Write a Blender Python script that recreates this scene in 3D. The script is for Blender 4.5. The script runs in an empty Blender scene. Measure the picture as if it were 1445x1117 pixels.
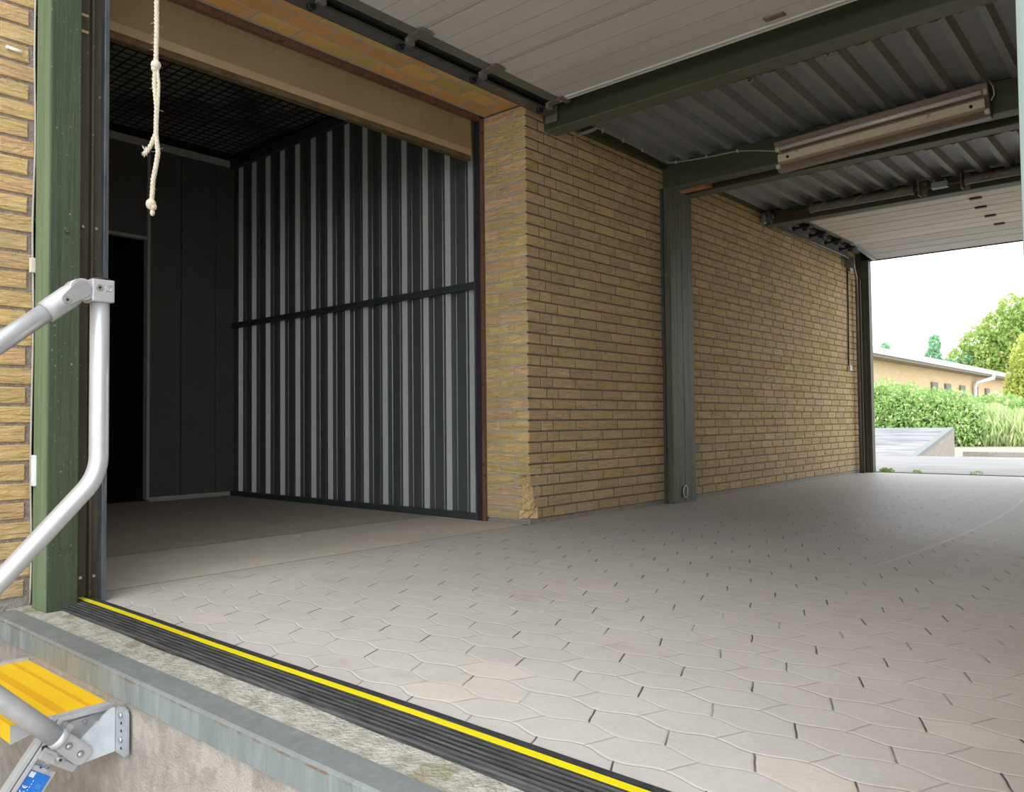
import bpy, bmesh, math, random
from mathutils import Vector, Matrix, Euler
random.seed(7)
R = random.random
COL = bpy.context.scene.collection
SC = bpy.context.scene

# ------------------------------------------------------------------ node helpers
class NT:
    """tiny expression builder for shader math"""
    def __init__(s, tree): s.t = tree
    def n(s, typ, **kw):
        nd = s.t.nodes.new(typ)
        for k, v in kw.items(): setattr(nd, k, v)
        return nd
    def link(s, a, b): s.t.links.new(a, b)
    def m(s, op, a, b=None, c=None):
        nd = s.n('ShaderNodeMath', operation=op)
        for i, v in enumerate((a, b, c)):
            if v is None: continue
            if isinstance(v, (int, float)): nd.inputs[i].default_value = v
            else: s.link(v, nd.inputs[i])
        return nd.outputs[0]
    def mix(s, f, a, b, mode='MIX'):
        nd = s.n('ShaderNodeMix', data_type='RGBA', blend_type=mode)
        for sock, v in ((nd.inputs[0], f), (nd.inputs[6], a), (nd.inputs[7], b)):
            if isinstance(v, (int, float)): sock.default_value = v
            elif isinstance(v, tuple): sock.default_value = (*v, 1) if len(v) == 3 else v
            else: s.link(v, sock)
        return nd.outputs[2]
    def noise(s, vec, scale, detail=4, rough=.6, dist=0.0):
        nd = s.n('ShaderNodeTexNoise')
        nd.inputs['Scale'].default_value = scale; nd.inputs['Detail'].default_value = detail
        nd.inputs['Roughness'].default_value = rough; nd.inputs['Distortion'].default_value = dist
        s.link(vec, nd.inputs['Vector']); return nd.outputs[0]
    def ramp(s, f, a, b):
        nd = s.n('ShaderNodeMapRange'); nd.clamp = True
        s.link(f, nd.inputs[0]); nd.inputs[1].default_value = a; nd.inputs[2].default_value = b
        return nd.outputs[0]
    def pos(s, scale=(1, 1, 1)):
        g = s.n('ShaderNodeNewGeometry'); mp = s.n('ShaderNodeMapping')
        mp.inputs['Scale'].default_value = scale
        s.link(g.outputs['Position'], mp.inputs[0]); return mp.outputs[0]
    def xyz(s):
        g = s.n('ShaderNodeNewGeometry'); sp = s.n('ShaderNodeSeparateXYZ')
        s.link(g.outputs['Position'], sp.inputs[0]); return sp.outputs
    def bump(s, h, strength, dist, normal=None):
        nd = s.n('ShaderNodeBump'); nd.inputs['Strength'].default_value = strength
        nd.inputs['Distance'].default_value = dist; s.link(h, nd.inputs['Height'])
        if normal is not None: s.link(normal, nd.inputs['Normal'])
        return nd.outputs[0]

def base(name, rough=.8, metal=0.0, spec=.3):
    m = bpy.data.materials.new(name); m.use_nodes = True
    b = m.node_tree.nodes['Principled BSDF']
    b.inputs['Roughness'].default_value = rough; b.inputs['Metallic'].default_value = metal
    b.inputs['Specular IOR Level'].default_value = spec
    return m, NT(m.node_tree), b

def weather(name, c1, c2, rough=.8, metal=0., scale=(1, 1, 1), ns=6., bump=.15, bd=.003, bs=60., spots=None, spec=.3, r2=None):
    m, t, b = base(name, rough, metal, spec)
    p = t.pos(scale)
    f = t.ramp(t.noise(p, ns, 6, .65), .3, .7)
    col = t.mix(f, c1, c2)
    if spots:
        q = t.ramp(t.noise(t.pos(), spots[1], 3, .5), spots[2], spots[2] + .04)
        col = t.mix(t.m('MULTIPLY', q, spots[3] if len(spots) > 3 else 1.0), col, spots[0])
    t.link(col, b.inputs['Base Color'])
    if r2: 
        rr = t.n('ShaderNodeMapRange'); t.link(f, rr.inputs[0]); rr.inputs[3].default_value = rough; rr.inputs[4].default_value = r2
        t.link(rr.outputs[0], b.inputs['Roughness'])
    if bump: t.link(t.bump(t.noise(p, bs, 3, .6), bump, bd), b.inputs['Normal'])
    return m

M = {}
def cap_mat():
    m, t, b = base('worn_galvanised_edge_cap', .6, .15, .3)
    p = t.pos((1, 1, .25)); f = t.ramp(t.noise(p, 9, 6, .7), .3, .7)
    col = t.mix(f, (.13, .155, .15), (.22, .26, .26))
    st = t.ramp(t.noise(t.pos((1, 1, .12)), 34, 5, .7), .50, .85)
    col = t.mix(t.m('MULTIPLY', st, .75), col, (.42, .44, .41))
    st2 = t.ramp(t.noise(t.pos(), 3.5, 4, .6), .52, .75)
    col = t.mix(t.m('MULTIPLY', st2, .45), col, (.25, .22, .14))
    z = t.xyz()[2]
    top = t.ramp(z, -.034, -.026)
    col = t.mix(t.m('MULTIPLY', top, .55), col, (.15, .155, .155))
    ed = t.m('SUBTRACT', 1.0, t.ramp(t.m('ABSOLUTE', t.m('SUBTRACT', z, -.033)), .001, .004))
    col = t.mix(t.m('MULTIPLY', ed, t.ramp(t.noise(t.pos(), 16, 4, .7), .45, .6)), col, (.16, .09, .05))
    t.link(col, b.inputs['Base Color']); t.link(t.bump(t.noise(p, 60, 3), .2, .003), b.inputs['Normal']); return m
# brick: colour attribute per brick, rough wavy face
def brick_mat(name, wavy, bd, lo=1.0, sat=(1, 1, 1), scale=(9, 9, 55)):
    m, t, b = base(name, .9, 0, .15)
    a = t.n('ShaderNodeAttribute'); a.attribute_name = 'Col'
    f = t.noise(t.pos(), 14, 5, .7)
    f2 = t.noise(t.pos(), 170, 2, .6)
    col = t.mix(t.ramp(f, .35, .75), a.outputs[0], tuple(.80 * lo * s for s in sat), 'MULTIPLY')
    col = t.mix(t.m('MULTIPLY', t.ramp(f2, .58, .75), .35), col, (.25, .17, .09))
    lowx = t.xyz()
    stain = t.m('MULTIPLY', t.ramp(t.noise(t.pos(), 3, 4, .6), .45, .8), .35)
    col = t.mix(stain, col, (.40, .33, .23))
    dirt = t.m('SUBTRACT', 1.0, t.ramp(t.m('ADD', lowx[2], t.m('MULTIPLY', t.noise(t.pos(), 5, 3), .3)), .05, .5))
    col = t.mix(t.m('MULTIPLY', dirt, .45), col, (.30, .25, .20))
    w = t.noise(t.pos(scale), 1.0, 4, .6, 1.6)
    col = t.mix(t.m('MULTIPLY', t.m('SUBTRACT', 1.0, t.ramp(w, .30, .52)), .30 * wavy), col, (.18, .125, .06))
    t.link(col, b.inputs['Base Color'])
    n1 = t.bump(w, wavy, bd)
    t.link(t.bump(t.noise(t.pos(), 220, 2, .6), .5, .0015, n1), b.inputs['Normal'])
    return m
M['brick'] = brick_mat('yellow_brick', 1.3, .014, scale=(8, 8, 46))
M['brick_rough'] = brick_mat('rough_yellow_brick', 1.0, .018, 1.1, scale=(7, 7, 42))
M['brick_soffit'] = brick_mat('orange_soffit_brick', .25, .003, 1.0)
M['mortar'] = weather('brown_mortar', (.12, .085, .055), (.19, .14, .09), ns=20, bs=150, bump=.6)
M['mortar_left'] = weather('sandy_brown_mortar', (.20, .155, .12), (.36, .30, .25), ns=60, bs=160, bump=1, bd=.008)
M['mortar_light'] = weather('grey_mortar', (.36, .315, .245), (.46, .41, .33), ns=20, bs=150, bump=.6)
M['brick_chip'] = weather('broken_brick', (.72, .52, .28), (.52, .34, .15), ns=40, bs=80, bump=1, bd=.01)
M['green_wood'] = weather('green_painted_wood', (.024, .038, .020), (.046, .062, .034), .5, scale=(1, 1, .05), ns=30, bs=90, bump=.5, bd=.004, spots=((.26, .28, .20), 95, .69, .8))
M['green_wood_pale'] = weather('pale_green_wood', (.08, .13, .06), (.15, .205, .11), .7, scale=(1, 1, .04), ns=40, bs=90, bump=.5, bd=.004)  # paler tone for the front face of the post
M['post_pale'] = weather('pale_weathered_post', (.17, .22, .20), (.25, .31, .28), .7, scale=(1, 1, .05), ns=20, bs=60, bump=.3, bd=.003)
M['beam_green'] = weather('dark_green_beam_paint', (.032, .038, .020), (.052, .060, .032), .5, scale=(.1, 1, 1), ns=14, bs=50, bump=.3, bd=.003, spots=((.10, .12, .09), 90, .72))
M['beam_under'] = weather('lighter_green_beam_underside', (.085, .095, .06), (.12, .13, .09), .6, scale=(.1, 1, 1), ns=20, bs=60, bump=.4, bd=.003)  # lighter tone than the beam sides
M['column_green'] = weather('dark_green_column_paint', (.032, .038, .022), (.095, .10, .068), .6, scale=(1, 1, .05), ns=34, bs=60, bump=.6, bd=.003, spots=((.16, .19, .15), 50, .70))
M['dark_metal'] = weather('dirty_brown_steel', (.035, .028, .018), (.075, .062, .042), .6, .4, scale=(1, 1, .2), ns=14, bump=.2, spots=((.2, .18, .14), 80, .70))
M['black_rubber'] = weather('black_rubber', (.012, .013, .015), (.03, .032, .036), .65, ns=40, bump=.3)
M['rail_grey'] = weather('grey_green_side_rail', (.13, .14, .115), (.20, .205, .17), .55, .3, scale=(1, .5, 1), ns=16, bump=.1, spots=((.05, .05, .04), 60, .70))
M['edge_steel'] = weather('blackened_steel_edge', (.03, .04, .055), (.17, .19, .21), .4, .6, scale=(1, 1, .1), ns=30, bump=.2)
M['track_steel'] = weather('galvanised_track_steel', (.12, .13, .12), (.19, .20, .19), .45, .7, ns=12, bump=.1)
M['track_dark'] = weather('dark_track_steel', (.035, .042, .036), (.065, .075, .066), .5, .4, ns=12, bump=.1)
M['alu'] = weather('brushed_aluminium', (.44, .455, .48), (.52, .535, .55), .36, .45, scale=(1, 1, 1), ns=20, bump=.05, spec=.5)
M['alu_cast'] = weather('cast_aluminium', (.38, .385, .40), (.46, .465, .48), .5, .5, ns=30, bs=350, bump=.25, bd=.001)
M['alu_face'] = weather('dull_grey_casting_face', (.25, .25, .26), (.31, .31, .32), .55, .4, ns=60, bs=350, bump=.3, bd=.001)
M['galv'] = weather('galvanised_bracket', (.32, .36, .39), (.46, .50, .53), .45, .5, ns=18, bump=.08)
M['bolt'] = weather('zinc_bolt', (.35, .37, .38), (.6, .62, .62), .35, .9, ns=80, bump=.1)
M['yellow_step'] = weather('yellow_step_surface', (.74, .43, .002), (.80, .48, .003), .55, ns=8, bs=400, bump=.15, bd=.001)
M['yellow_dark'] = weather('darker_yellow_groove', (.64, .30, .001), (.68, .34, .002), .6, ns=8, bump=0)
M['stripe'] = weather('yellow_stripe', (.62, .53, .003), (.74, .62, .008), .5, ns=8, bump=.1)
M['blue'] = weather('blue_sticker', (.002, .10, .45), (.004, .13, .52), .35, ns=3, bump=0, spec=.5)
M['white_print'] = weather('white_print', (.8, .85, .9), (.85, .9, .95), .5, bump=0)
M['lightblue_print'] = weather('pale_blue_print', (.05, .25, .65), (.06, .27, .68), .5, bump=0)
M['rust_frame'] = weather('red_brown_frame', (.10, .045, .028), (.17, .085, .055), .7, scale=(1, 1, .15), ns=20, bump=.4, spots=((.06, .02, .01), 40, .62))
M['door_brown'] = weather('brown_painted_door_leaf', (.235, .165, .082), (.30, .215, .115), .6, ns=3, bump=.1, spots=((.42, .36, .28), 55, .69, .7))
M['door_strip'] = weather('tan_door_strip', (.36, .26, .14), (.42, .31, .18), .6, ns=4, bump=.1)
M['seal'] = weather('old_brown_seal', (.05, .03, .015), (.16, .10, .05), .8, scale=(1, .4, 1), ns=25, bump=.5)
M['panel_dark'] = weather('dark_grey_wall_panel', (.070, .074, .068), (.082, .086, .08), .6, ns=3, bump=.05)
M['panel_frame'] = weather('grey_panel_frame', (.33, .34, .32), (.38, .39, .37), .6, ns=5, bump=.05)
M['corr_lit'] = weather('lit_sheet_flank', (.44, .46, .45), (.56, .58, .57), .45, .15, ns=80, bump=.1, bs=300, bd=.0008)  # same sheet as the flats, light on the flanks put into the colour
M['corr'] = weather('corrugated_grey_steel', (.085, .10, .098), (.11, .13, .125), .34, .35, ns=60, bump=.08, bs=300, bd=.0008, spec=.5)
M['corr_rail'] = weather('dark_green_steel_rail', (.045, .06, .055), (.065, .08, .075), .5, .4, ns=10, bump=.1)
M['mesh'] = weather('dark_wire', (.012, .014, .012), (.02, .022, .02), .6, .3, ns=20, bump=0)
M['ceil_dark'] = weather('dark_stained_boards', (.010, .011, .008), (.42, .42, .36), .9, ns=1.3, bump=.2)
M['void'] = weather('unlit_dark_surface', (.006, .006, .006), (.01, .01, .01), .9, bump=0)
M['deck'] = weather('galvanised_roof_deck', (.21, .225, .225), (.28, .295, .29), .55, .1, ns=3, bs=200, bump=.08, bd=.001, spots=((.05, .05, .05), 70, .72))
M['door_white'] = weather('dusty_white_door_panel', (.52, .50, .45), (.63, .61, .555), .6, scale=(.25, 1, 1), ns=4, bs=220, bump=.06, bd=.001, spots=((.62, .60, .54), 60, .72))
M['door_white2'] = weather('cream_door_panel', (.60, .56, .47), (.72, .69, .61), .6, scale=(.12, 1.5, 1), ns=9, bs=220, bump=.06, bd=.001)
M['groove'] = weather('panel_groove', (.24, .225, .20), (.30, .28, .25), .7, bump=0)
M['black_plastic'] = weather('black_plastic', (.01, .01, .011), (.02, .02, .02), .5, bump=0)
M['grey_hinge'] = weather('dirty_grey_hinge', (.14, .13, .105), (.24, .225, .19), .55, .4, ns=60, bump=.6, bd=.004)
M['spring'] = weather('grey_torsion_spring', (.15, .15, .14), (.22, .215, .20), .5, .3, ns=10, bump=.2)
M['red_mark'] = weather('red_spring_mark', (.30, .03, .03), (.36, .05, .04), .6, bump=0)
M['yellow_mark'] = weather('yellow_spring_mark', (.45, .36, .02), (.5, .4, .03), .6, bump=0)
M['rust_shaft'] = weather('rusty_shaft', (.11, .045, .028), (.18, .08, .05), .6, .3, ns=30, bump=.2)
M['orange_wood'] = weather('broken_orange_wood', (.42, .15, .06), (.55, .22, .10), .8, scale=(1, .2, 1), ns=60, bump=.8, bd=.01)
M['lamp_cream'] = weather('yellowed_cream_enamel', (.52, .45, .31), (.60, .53, .38), .45, ns=5, bump=.05, spots=((.36, .27, .16), 22, .66))
M['lamp_brown'] = weather('stained_brown_reflector', (.17, .12, .085), (.28, .21, .16), .45, scale=(.3, 1, 1), ns=10, bump=.1)
M['tube_glass'] = weather('dusty_fluorescent_tube', (.62, .59, .56), (.72, .69, .66), .22, 0, scale=(.2, 1, 1), ns=6, bump=0, spec=.8)
M['ivory'] = weather('ivory_plastic', (.55, .51, .42), (.62, .58, .48), .5, ns=10, bump=0)
M['cable'] = weather('cream_cable', (.33, .31, .25), (.42, .40, .33), .6, ns=20, bump=0)
M['white_plastic'] = weather('white_plastic', (.72, .73, .73), (.80, .81, .80), .5, ns=8, bump=0)
M['rope'] = weather('frayed_cream_rope', (.50, .43, .32), (.66, .58, .45), .95, scale=(1, 1, 1), ns=120, bs=260, bump=1, bd=.004)
M['steel_cap'] = cap_mat()
M['ledge'] = weather('lichen_stained_concrete', (.24, .235, .19), (.50, .485, .42), .95, ns=26, bs=90, bump=1, bd=.012, spots=((.20, .18, .09), 7, .60, .6))
M['concrete'] = weather('rough_dock_concrete', (.225, .20, .175), (.37, .34, .30), .95, ns=26, bs=170, bump=1, bd=.006, spots=((.40, .375, .33), 9, .60, .6))
M['render_grey'] = weather('rough_grey_plinth', (.20, .19, .165), (.30, .285, .25), .95, ns=20, bs=60, bump=1, bd=.012)
M['roof_metal'] = weather('pale_roof_fascia', (.55, .58, .62), (.65, .68, .72), .6, ns=2, bump=0)
M['soffit_dark'] = weather('shaded_eaves', (.16, .15, .12), (.20, .19, .15), .8, bump=0)
M['window_glass'] = weather('dull_window_glass', (.06, .10, .08), (.10, .15, .12), .5, 0, ns=2, bump=0, spec=.2)
M['apron'] = weather('pale_concrete_apron', (.17, .17, .165), (.30, .295, .29), .9, scale=(.3, 1.4, 1), ns=3, bs=50, bump=.3)
M['ramp'] = weather('pale_worn_concrete_ramp', (.10, .10, .115), (.34, .34, .34), .9, scale=(.35, 1.6, 1), ns=3.5, bump=.2)
M['gravel'] = weather('pale_gravel', (.26, .24, .18), (.40, .37, .29), .95, ns=9, bs=40, bump=.6)
M['asphalt'] = weather('grey_yard_asphalt', (.34, .33, .31), (.42, .41, .39), .95, ns=3, bs=60, bump=.4)
M['bark'] = weather('brown_bark', (.14, .10, .07), (.22, .17, .12), .9, ns=8, bump=.6)

# far brick wall (small in view): brick texture
def far_brick():
    m, t, b = base('far_yellow_brick', .9)
    sp = t.xyz(); cb = t.n('ShaderNodeCombineXYZ'); t.link(sp[1], cb.inputs[0]); t.link(sp[2], cb.inputs[1])
    br = t.n('ShaderNodeTexBrick'); t.link(cb.outputs[0], br.inputs[0])
    br.inputs['Color1'].default_value = (.62, .44, .24, 1); br.inputs['Color2'].default_value = (.70, .52, .30, 1)
    br.inputs['Mortar'].default_value = (.45, .36, .24, 1); br.inputs['Scale'].default_value = 1
    br.inputs['Brick Width'].default_value = .24; br.inputs['Row Height'].default_value = .0667; br.inputs['Mortar Size'].default_value = .006
    t.link(br.outputs[0], b.inputs['Base Color']); return m
M['far_brick'] = far_brick()

def leaf_mat(name, c1, c2, c3):
    m, t, b = base(name, .6, 0, .3)
    g = t.n('ShaderNodeAttribute'); g.attribute_name = 'Col'
    sep = t.n('ShaderNodeSeparateColor'); t.link(g.outputs[0], sep.inputs[0])
    col = t.mix(sep.outputs[0], c1, c2); col = t.mix(t.ramp(sep.outputs[1], .8, .95), col, c3)
    t.link(col, b.inputs['Base Color'])
    tr = t.n('ShaderNodeBsdfTranslucent'); t.link(col, tr.inputs[0])
    mx = t.n('ShaderNodeMixShader'); mx.inputs[0].default_value = .4
    t.link(b.outputs[0], mx.inputs[1]); t.link(tr.outputs[0], mx.inputs[2])
    t.link(mx.outputs[0], m.node_tree.nodes['Material Output'].inputs[0]); return m
M['leaf_hedge'] = leaf_mat('hedge_leaves', (.20, .38, .09), (.42, .62, .20), (.80, .84, .50))
M['leaf_grass'] = leaf_mat('meadow_grass_leaves', (.40, .54, .20), (.62, .72, .36), (.85, .85, .6))
M['leaf_maple'] = leaf_mat('yellow_green_leaves', (.24, .40, .09), (.42, .56, .14), (.62, .64, .22))
M['leaf_blue'] = leaf_mat('blue_green_leaves', (.16, .40, .22), (.30, .55, .30), (.35, .6, .35))
M['leaf_conifer'] = leaf_mat('golden_conifer_leaves', (.38, .48, .08), (.55, .62, .14), (.7, .7, .25))
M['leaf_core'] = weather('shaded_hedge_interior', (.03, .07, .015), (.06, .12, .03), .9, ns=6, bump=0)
M['weed'] = leaf_mat('weed_leaves', (.14, .30, .03), (.30, .46, .08), (.5, .5, .2))

# wave-edged interlocking pavers
def paver_mat():
    m, t, b = base('wave_edged_pavers', .85, 0, .25)
    x, y, z = t.xyz()
    PX, PY = .181, .195
    # small hand-laid wobble
    wob = t.m('MULTIPLY', t.m('SUBTRACT', t.noise(t.pos(), 7, 2), .5), .018)
    wob2 = t.m('MULTIPLY', t.m('SUBTRACT', t.noise(t.pos((1, 1, 1)), 5.3, 2), .5), .018)
    xx = t.m('ADD', t.m('SUBTRACT', x, 2.288), wob); yy = t.m('ADD', t.m('SUBTRACT', y, -2.315), wob2)
    ym = t.m('WRAP', yy, PY / 2, -PY / 2)
    sg = t.m('SIGN', ym)
    xs = t.m('MULTIPLY', xx, sg)
    wv = t.m('MULTIPLY', t.m('COSINE', t.m('MULTIPLY', t.m('ADD', xs, .017), 2 * math.pi / PX)), -.0115)
    bnd = t.m('ADD', wv, .04875)
    e = t.m('SUBTRACT', t.m('ABSOLUTE', ym), bnd)
    dwave = t.m('ABSOLUTE', e)
    inA = t.m('LESS_THAN', e, 0.0)
    xa = t.m('WRAP', t.m('ADD', xx, t.m('MULTIPLY', ym, .45)), PX / 2, -PX / 2)
    dA = t.m('ADD', t.m('MULTIPLY', t.m('ABSOLUTE', xa), .91), t.m('MULTIPLY', t.m('SUBTRACT', 1.0, inA), 1.0))
    yb = t.m('SUBTRACT', ym, t.m('MULTIPLY', sg, PY / 2))
    xb = t.m('WRAP', t.m('SUBTRACT', t.m('SUBTRACT', xx, PX / 2), t.m('MULTIPLY', yb, .40)), PX / 2, -PX / 2)
    dB = t.m('ADD', t.m('MULTIPLY', t.m('ABSOLUTE', xb), .93), inA)
    # stone ids
    ia = t.m('FLOOR', t.m('DIVIDE', t.m('ADD', xx, t.m('MULTIPLY', ym, .45)), PX))
    ib = t.m('FLOOR', t.m('DIVIDE', t.m('SUBTRACT', t.m('SUBTRACT', xx, PX / 2), t.m('MULTIPLY', yb, .40)), PX))
    idx = t.m('ADD', t.m('MULTIPLY', ia, inA), t.m('MULTIPLY', t.m('ADD', ib, .37), t.m('SUBTRACT', 1.0, inA)))
    rowa = t.m('FLOOR', t.m('ADD', t.m('DIVIDE', yy, PY), .5)); rowb = t.m('FLOOR', t.m('DIVIDE', yy, PY))
    idy = t.m('ADD', t.m('MULTIPLY', rowa, inA), t.m('MULTIPLY', t.m('ADD', rowb, .71), t.m('SUBTRACT', 1.0, inA)))
    cb = t.n('ShaderNodeCombineXYZ'); t.link(idx, cb.inputs[0]); t.link(idy, cb.inputs[1])
    wn = t.n('ShaderNodeTexWhiteNoise'); wn.noise_dimensions = '2D'; t.link(cb.outputs[0], wn.inputs[0])
    rnd = wn.outputs[0]
    big = t.ramp(t.noise(t.pos(), 1.1, 5, .6), .3, .7)
    col = t.mix(big, (.42, .39, .355), (.53, .505, .475))
    col = t.mix(t.m('MULTIPLY', t.ramp(rnd, 0, 1), .25), col, (.49, .46, .425))
    col = t.mix(t.m('MULTIPLY', t.ramp(rnd, .93, 1), .35), col, (.66, .59, .47))
    fine = t.ramp(t.noise(t.pos(), 60, 5, .7), .35, .75)
    col = t.mix(t.m('MULTIPLY', fine, .25), col, (.33, .305, .27))
    mid = t.ramp(t.noise(t.pos(), 13, 4, .65), .45, .75)
    col = t.mix(t.m('MULTIPLY', mid, .22), col, (.34, .315, .28))
    eg = t.m('SUBTRACT', 1.0, t.ramp(t.m('ADD', y, t.m('MULTIPLY', t.m('SUBTRACT', t.noise(t.pos(), 14, 4), .5), .05)), -2.548, -2.53))
    col = t.mix(eg, col, (.25, .19, .145))
    # oil stains
    st = t.ramp(t.noise(t.pos((1, 2, 1)), 3.4, 4, .55), .62, .76)
    col = t.mix(t.m('MULTIPLY', st, .6), col, (.34, .29, .22))
    # light fall-off painted in, darker and greyer further in; paler joints
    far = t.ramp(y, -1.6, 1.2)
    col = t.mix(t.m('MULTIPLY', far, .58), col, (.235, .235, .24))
    jn = t.ramp(t.noise(t.pos(), 9, 3), .35, .6)
    wmask = t.m('MULTIPLY', t.m('SUBTRACT', 1.0, t.ramp(dwave, .0008, .0032)), t.m('ADD', t.m('MULTIPLY', jn, .55), .25))
    col = t.mix(wmask, col, (.70, .66, .60))
    wdark = t.m('MULTIPLY', t.m('SUBTRACT', 1.0, t.ramp(t.m('ABSOLUTE', t.m('ADD', e, .003)), .0004, .0018)), .40)
    col = t.mix(wdark, col, (.16, .14, .12))
    wA = t.m('MULTIPLY', t.m('SUBTRACT', 1.0, t.ramp(dA, .0014, .0030)), t.m('ADD', t.m('MULTIPLY', t.ramp(t.noise(t.pos(), 4, 2), .35, .55), .75), .2))
    col = t.mix(wA, col, (.035, .03, .025))
    wB = t.m('MULTIPLY', t.m('SUBTRACT', 1.0, t.ramp(dB, .0008, .0028)), .50)
    col = t.mix(wB, col, (.14, .12, .10))
    # pale scraped arc left by a wheel
    vx = t.m('SUBTRACT', x, -17.91); vy = t.m('SUBTRACT', y, 1.55)
    r = t.m('SQRT', t.m('ADD', t.m('MULTIPLY', vx, vx), t.m('MULTIPLY', vy, vy)))
    arc = t.m('SUBTRACT', 1.0, t.ramp(t.m('ABSOLUTE', t.m('SUBTRACT', r, 20.0)), .003, .012))
    arc = t.m('MULTIPLY', arc, t.m('MULTIPLY', t.ramp(y, -1.0, .6), t.m('ADD', .2, t.noise(t.pos(), 8, 3))))
    arc = t.m('MULTIPLY', arc, t.m('GREATER_THAN', x, 1.0))
    col = t.mix(t.m('MULTIPLY', arc, .6), col, (.62, .60, .57))
    t.link(col, b.inputs['Base Color'])
    hh = t.m('MINIMUM', t.ramp(dwave, 0, .006), t.m('MINIMUM', t.ramp(dA, 0, .006), t.ramp(dB, 0, .005)))
    n1 = t.bump(hh, .55, .0025)
    n2 = t.bump(t.noise(t.pos(), 90, 4, .65), .3, .0025, n1)
    # gentle undulation of the laid surface
    t.link(t.bump(t.noise(t.pos(), 3.2, 2), .25, .02, n2), b.inputs['Normal'])
    rr = t.n('ShaderNodeMapRange'); t.link(far, rr.inputs[0]); rr.inputs[3].default_value = .85; rr.inputs[4].default_value = .55
    t.link(rr.outputs[0], b.inputs['Roughness'])
    return m
M['pavers'] = paver_mat()

def inner_floor_mat():
    m, t, b = base('smooth_trodden_concrete', .8, 0, .25)
    x, y, z = t.xyz()
    f = t.ramp(t.noise(t.pos(), 1.7, 5, .6), .3, .7)
    col = t.mix(f, (.46, .42, .35), (.58, .53, .45))
    cr = t.m('ABSOLUTE', t.m('SUBTRACT', t.m('ADD', x, t.m('MULTIPLY', t.m('SUBTRACT', t.noise(t.pos(), 5, 3), .5), .06)), -.86))
    col = t.mix(t.m('MULTIPLY', t.m('SUBTRACT', 1.0, t.ramp(cr, .003, .02)), .7), col, (.12, .10, .08))
    jt = t.m('SUBTRACT', 1.0, t.ramp(t.m('ABSOLUTE', t.m('ADD', x, .040)), .003, .012))
    col = t.mix(t.m('MULTIPLY', jt, .7), col, (.10, .085, .07))
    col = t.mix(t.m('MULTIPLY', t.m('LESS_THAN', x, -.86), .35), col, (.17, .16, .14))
    sp = t.ramp(t.noise(t.pos(), 6, 2), .70, .74)
    col = t.mix(t.m('MULTIPLY', sp, .5), col, (.74, .72, .67))
    t.link(col, b.inputs['Base Color'])
    t.link(t.bump(t.noise(t.pos(), 70, 4), .25, .003), b.inputs['Normal']); return m
M['inner_floor'] = inner_floor_mat()

def ribbed_rubber():
    m, t, b = base('ribbed_black_rubber', .7, 0, .3)
    x, y, z = t.xyz()
    rb = t.m('SINE', t.m('MULTIPLY', y, 2 * math.pi / .0125))
    f = t.ramp(t.noise(t.pos((.4, 6, 1)), 22, 4), .4, .75)
    col = t.mix(f, (.014, .015, .017), (.075, .075, .075)); col = t.mix(t.m('MULTIPLY', t.ramp(rb, .2, 1), .35), col, (.10, .10, .105))
    t.link(col, b.inputs['Base Color']); t.link(t.bump(rb, .8, .003), b.inputs['Normal']); return m
M['ribbed'] = ribbed_rubber()

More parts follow.
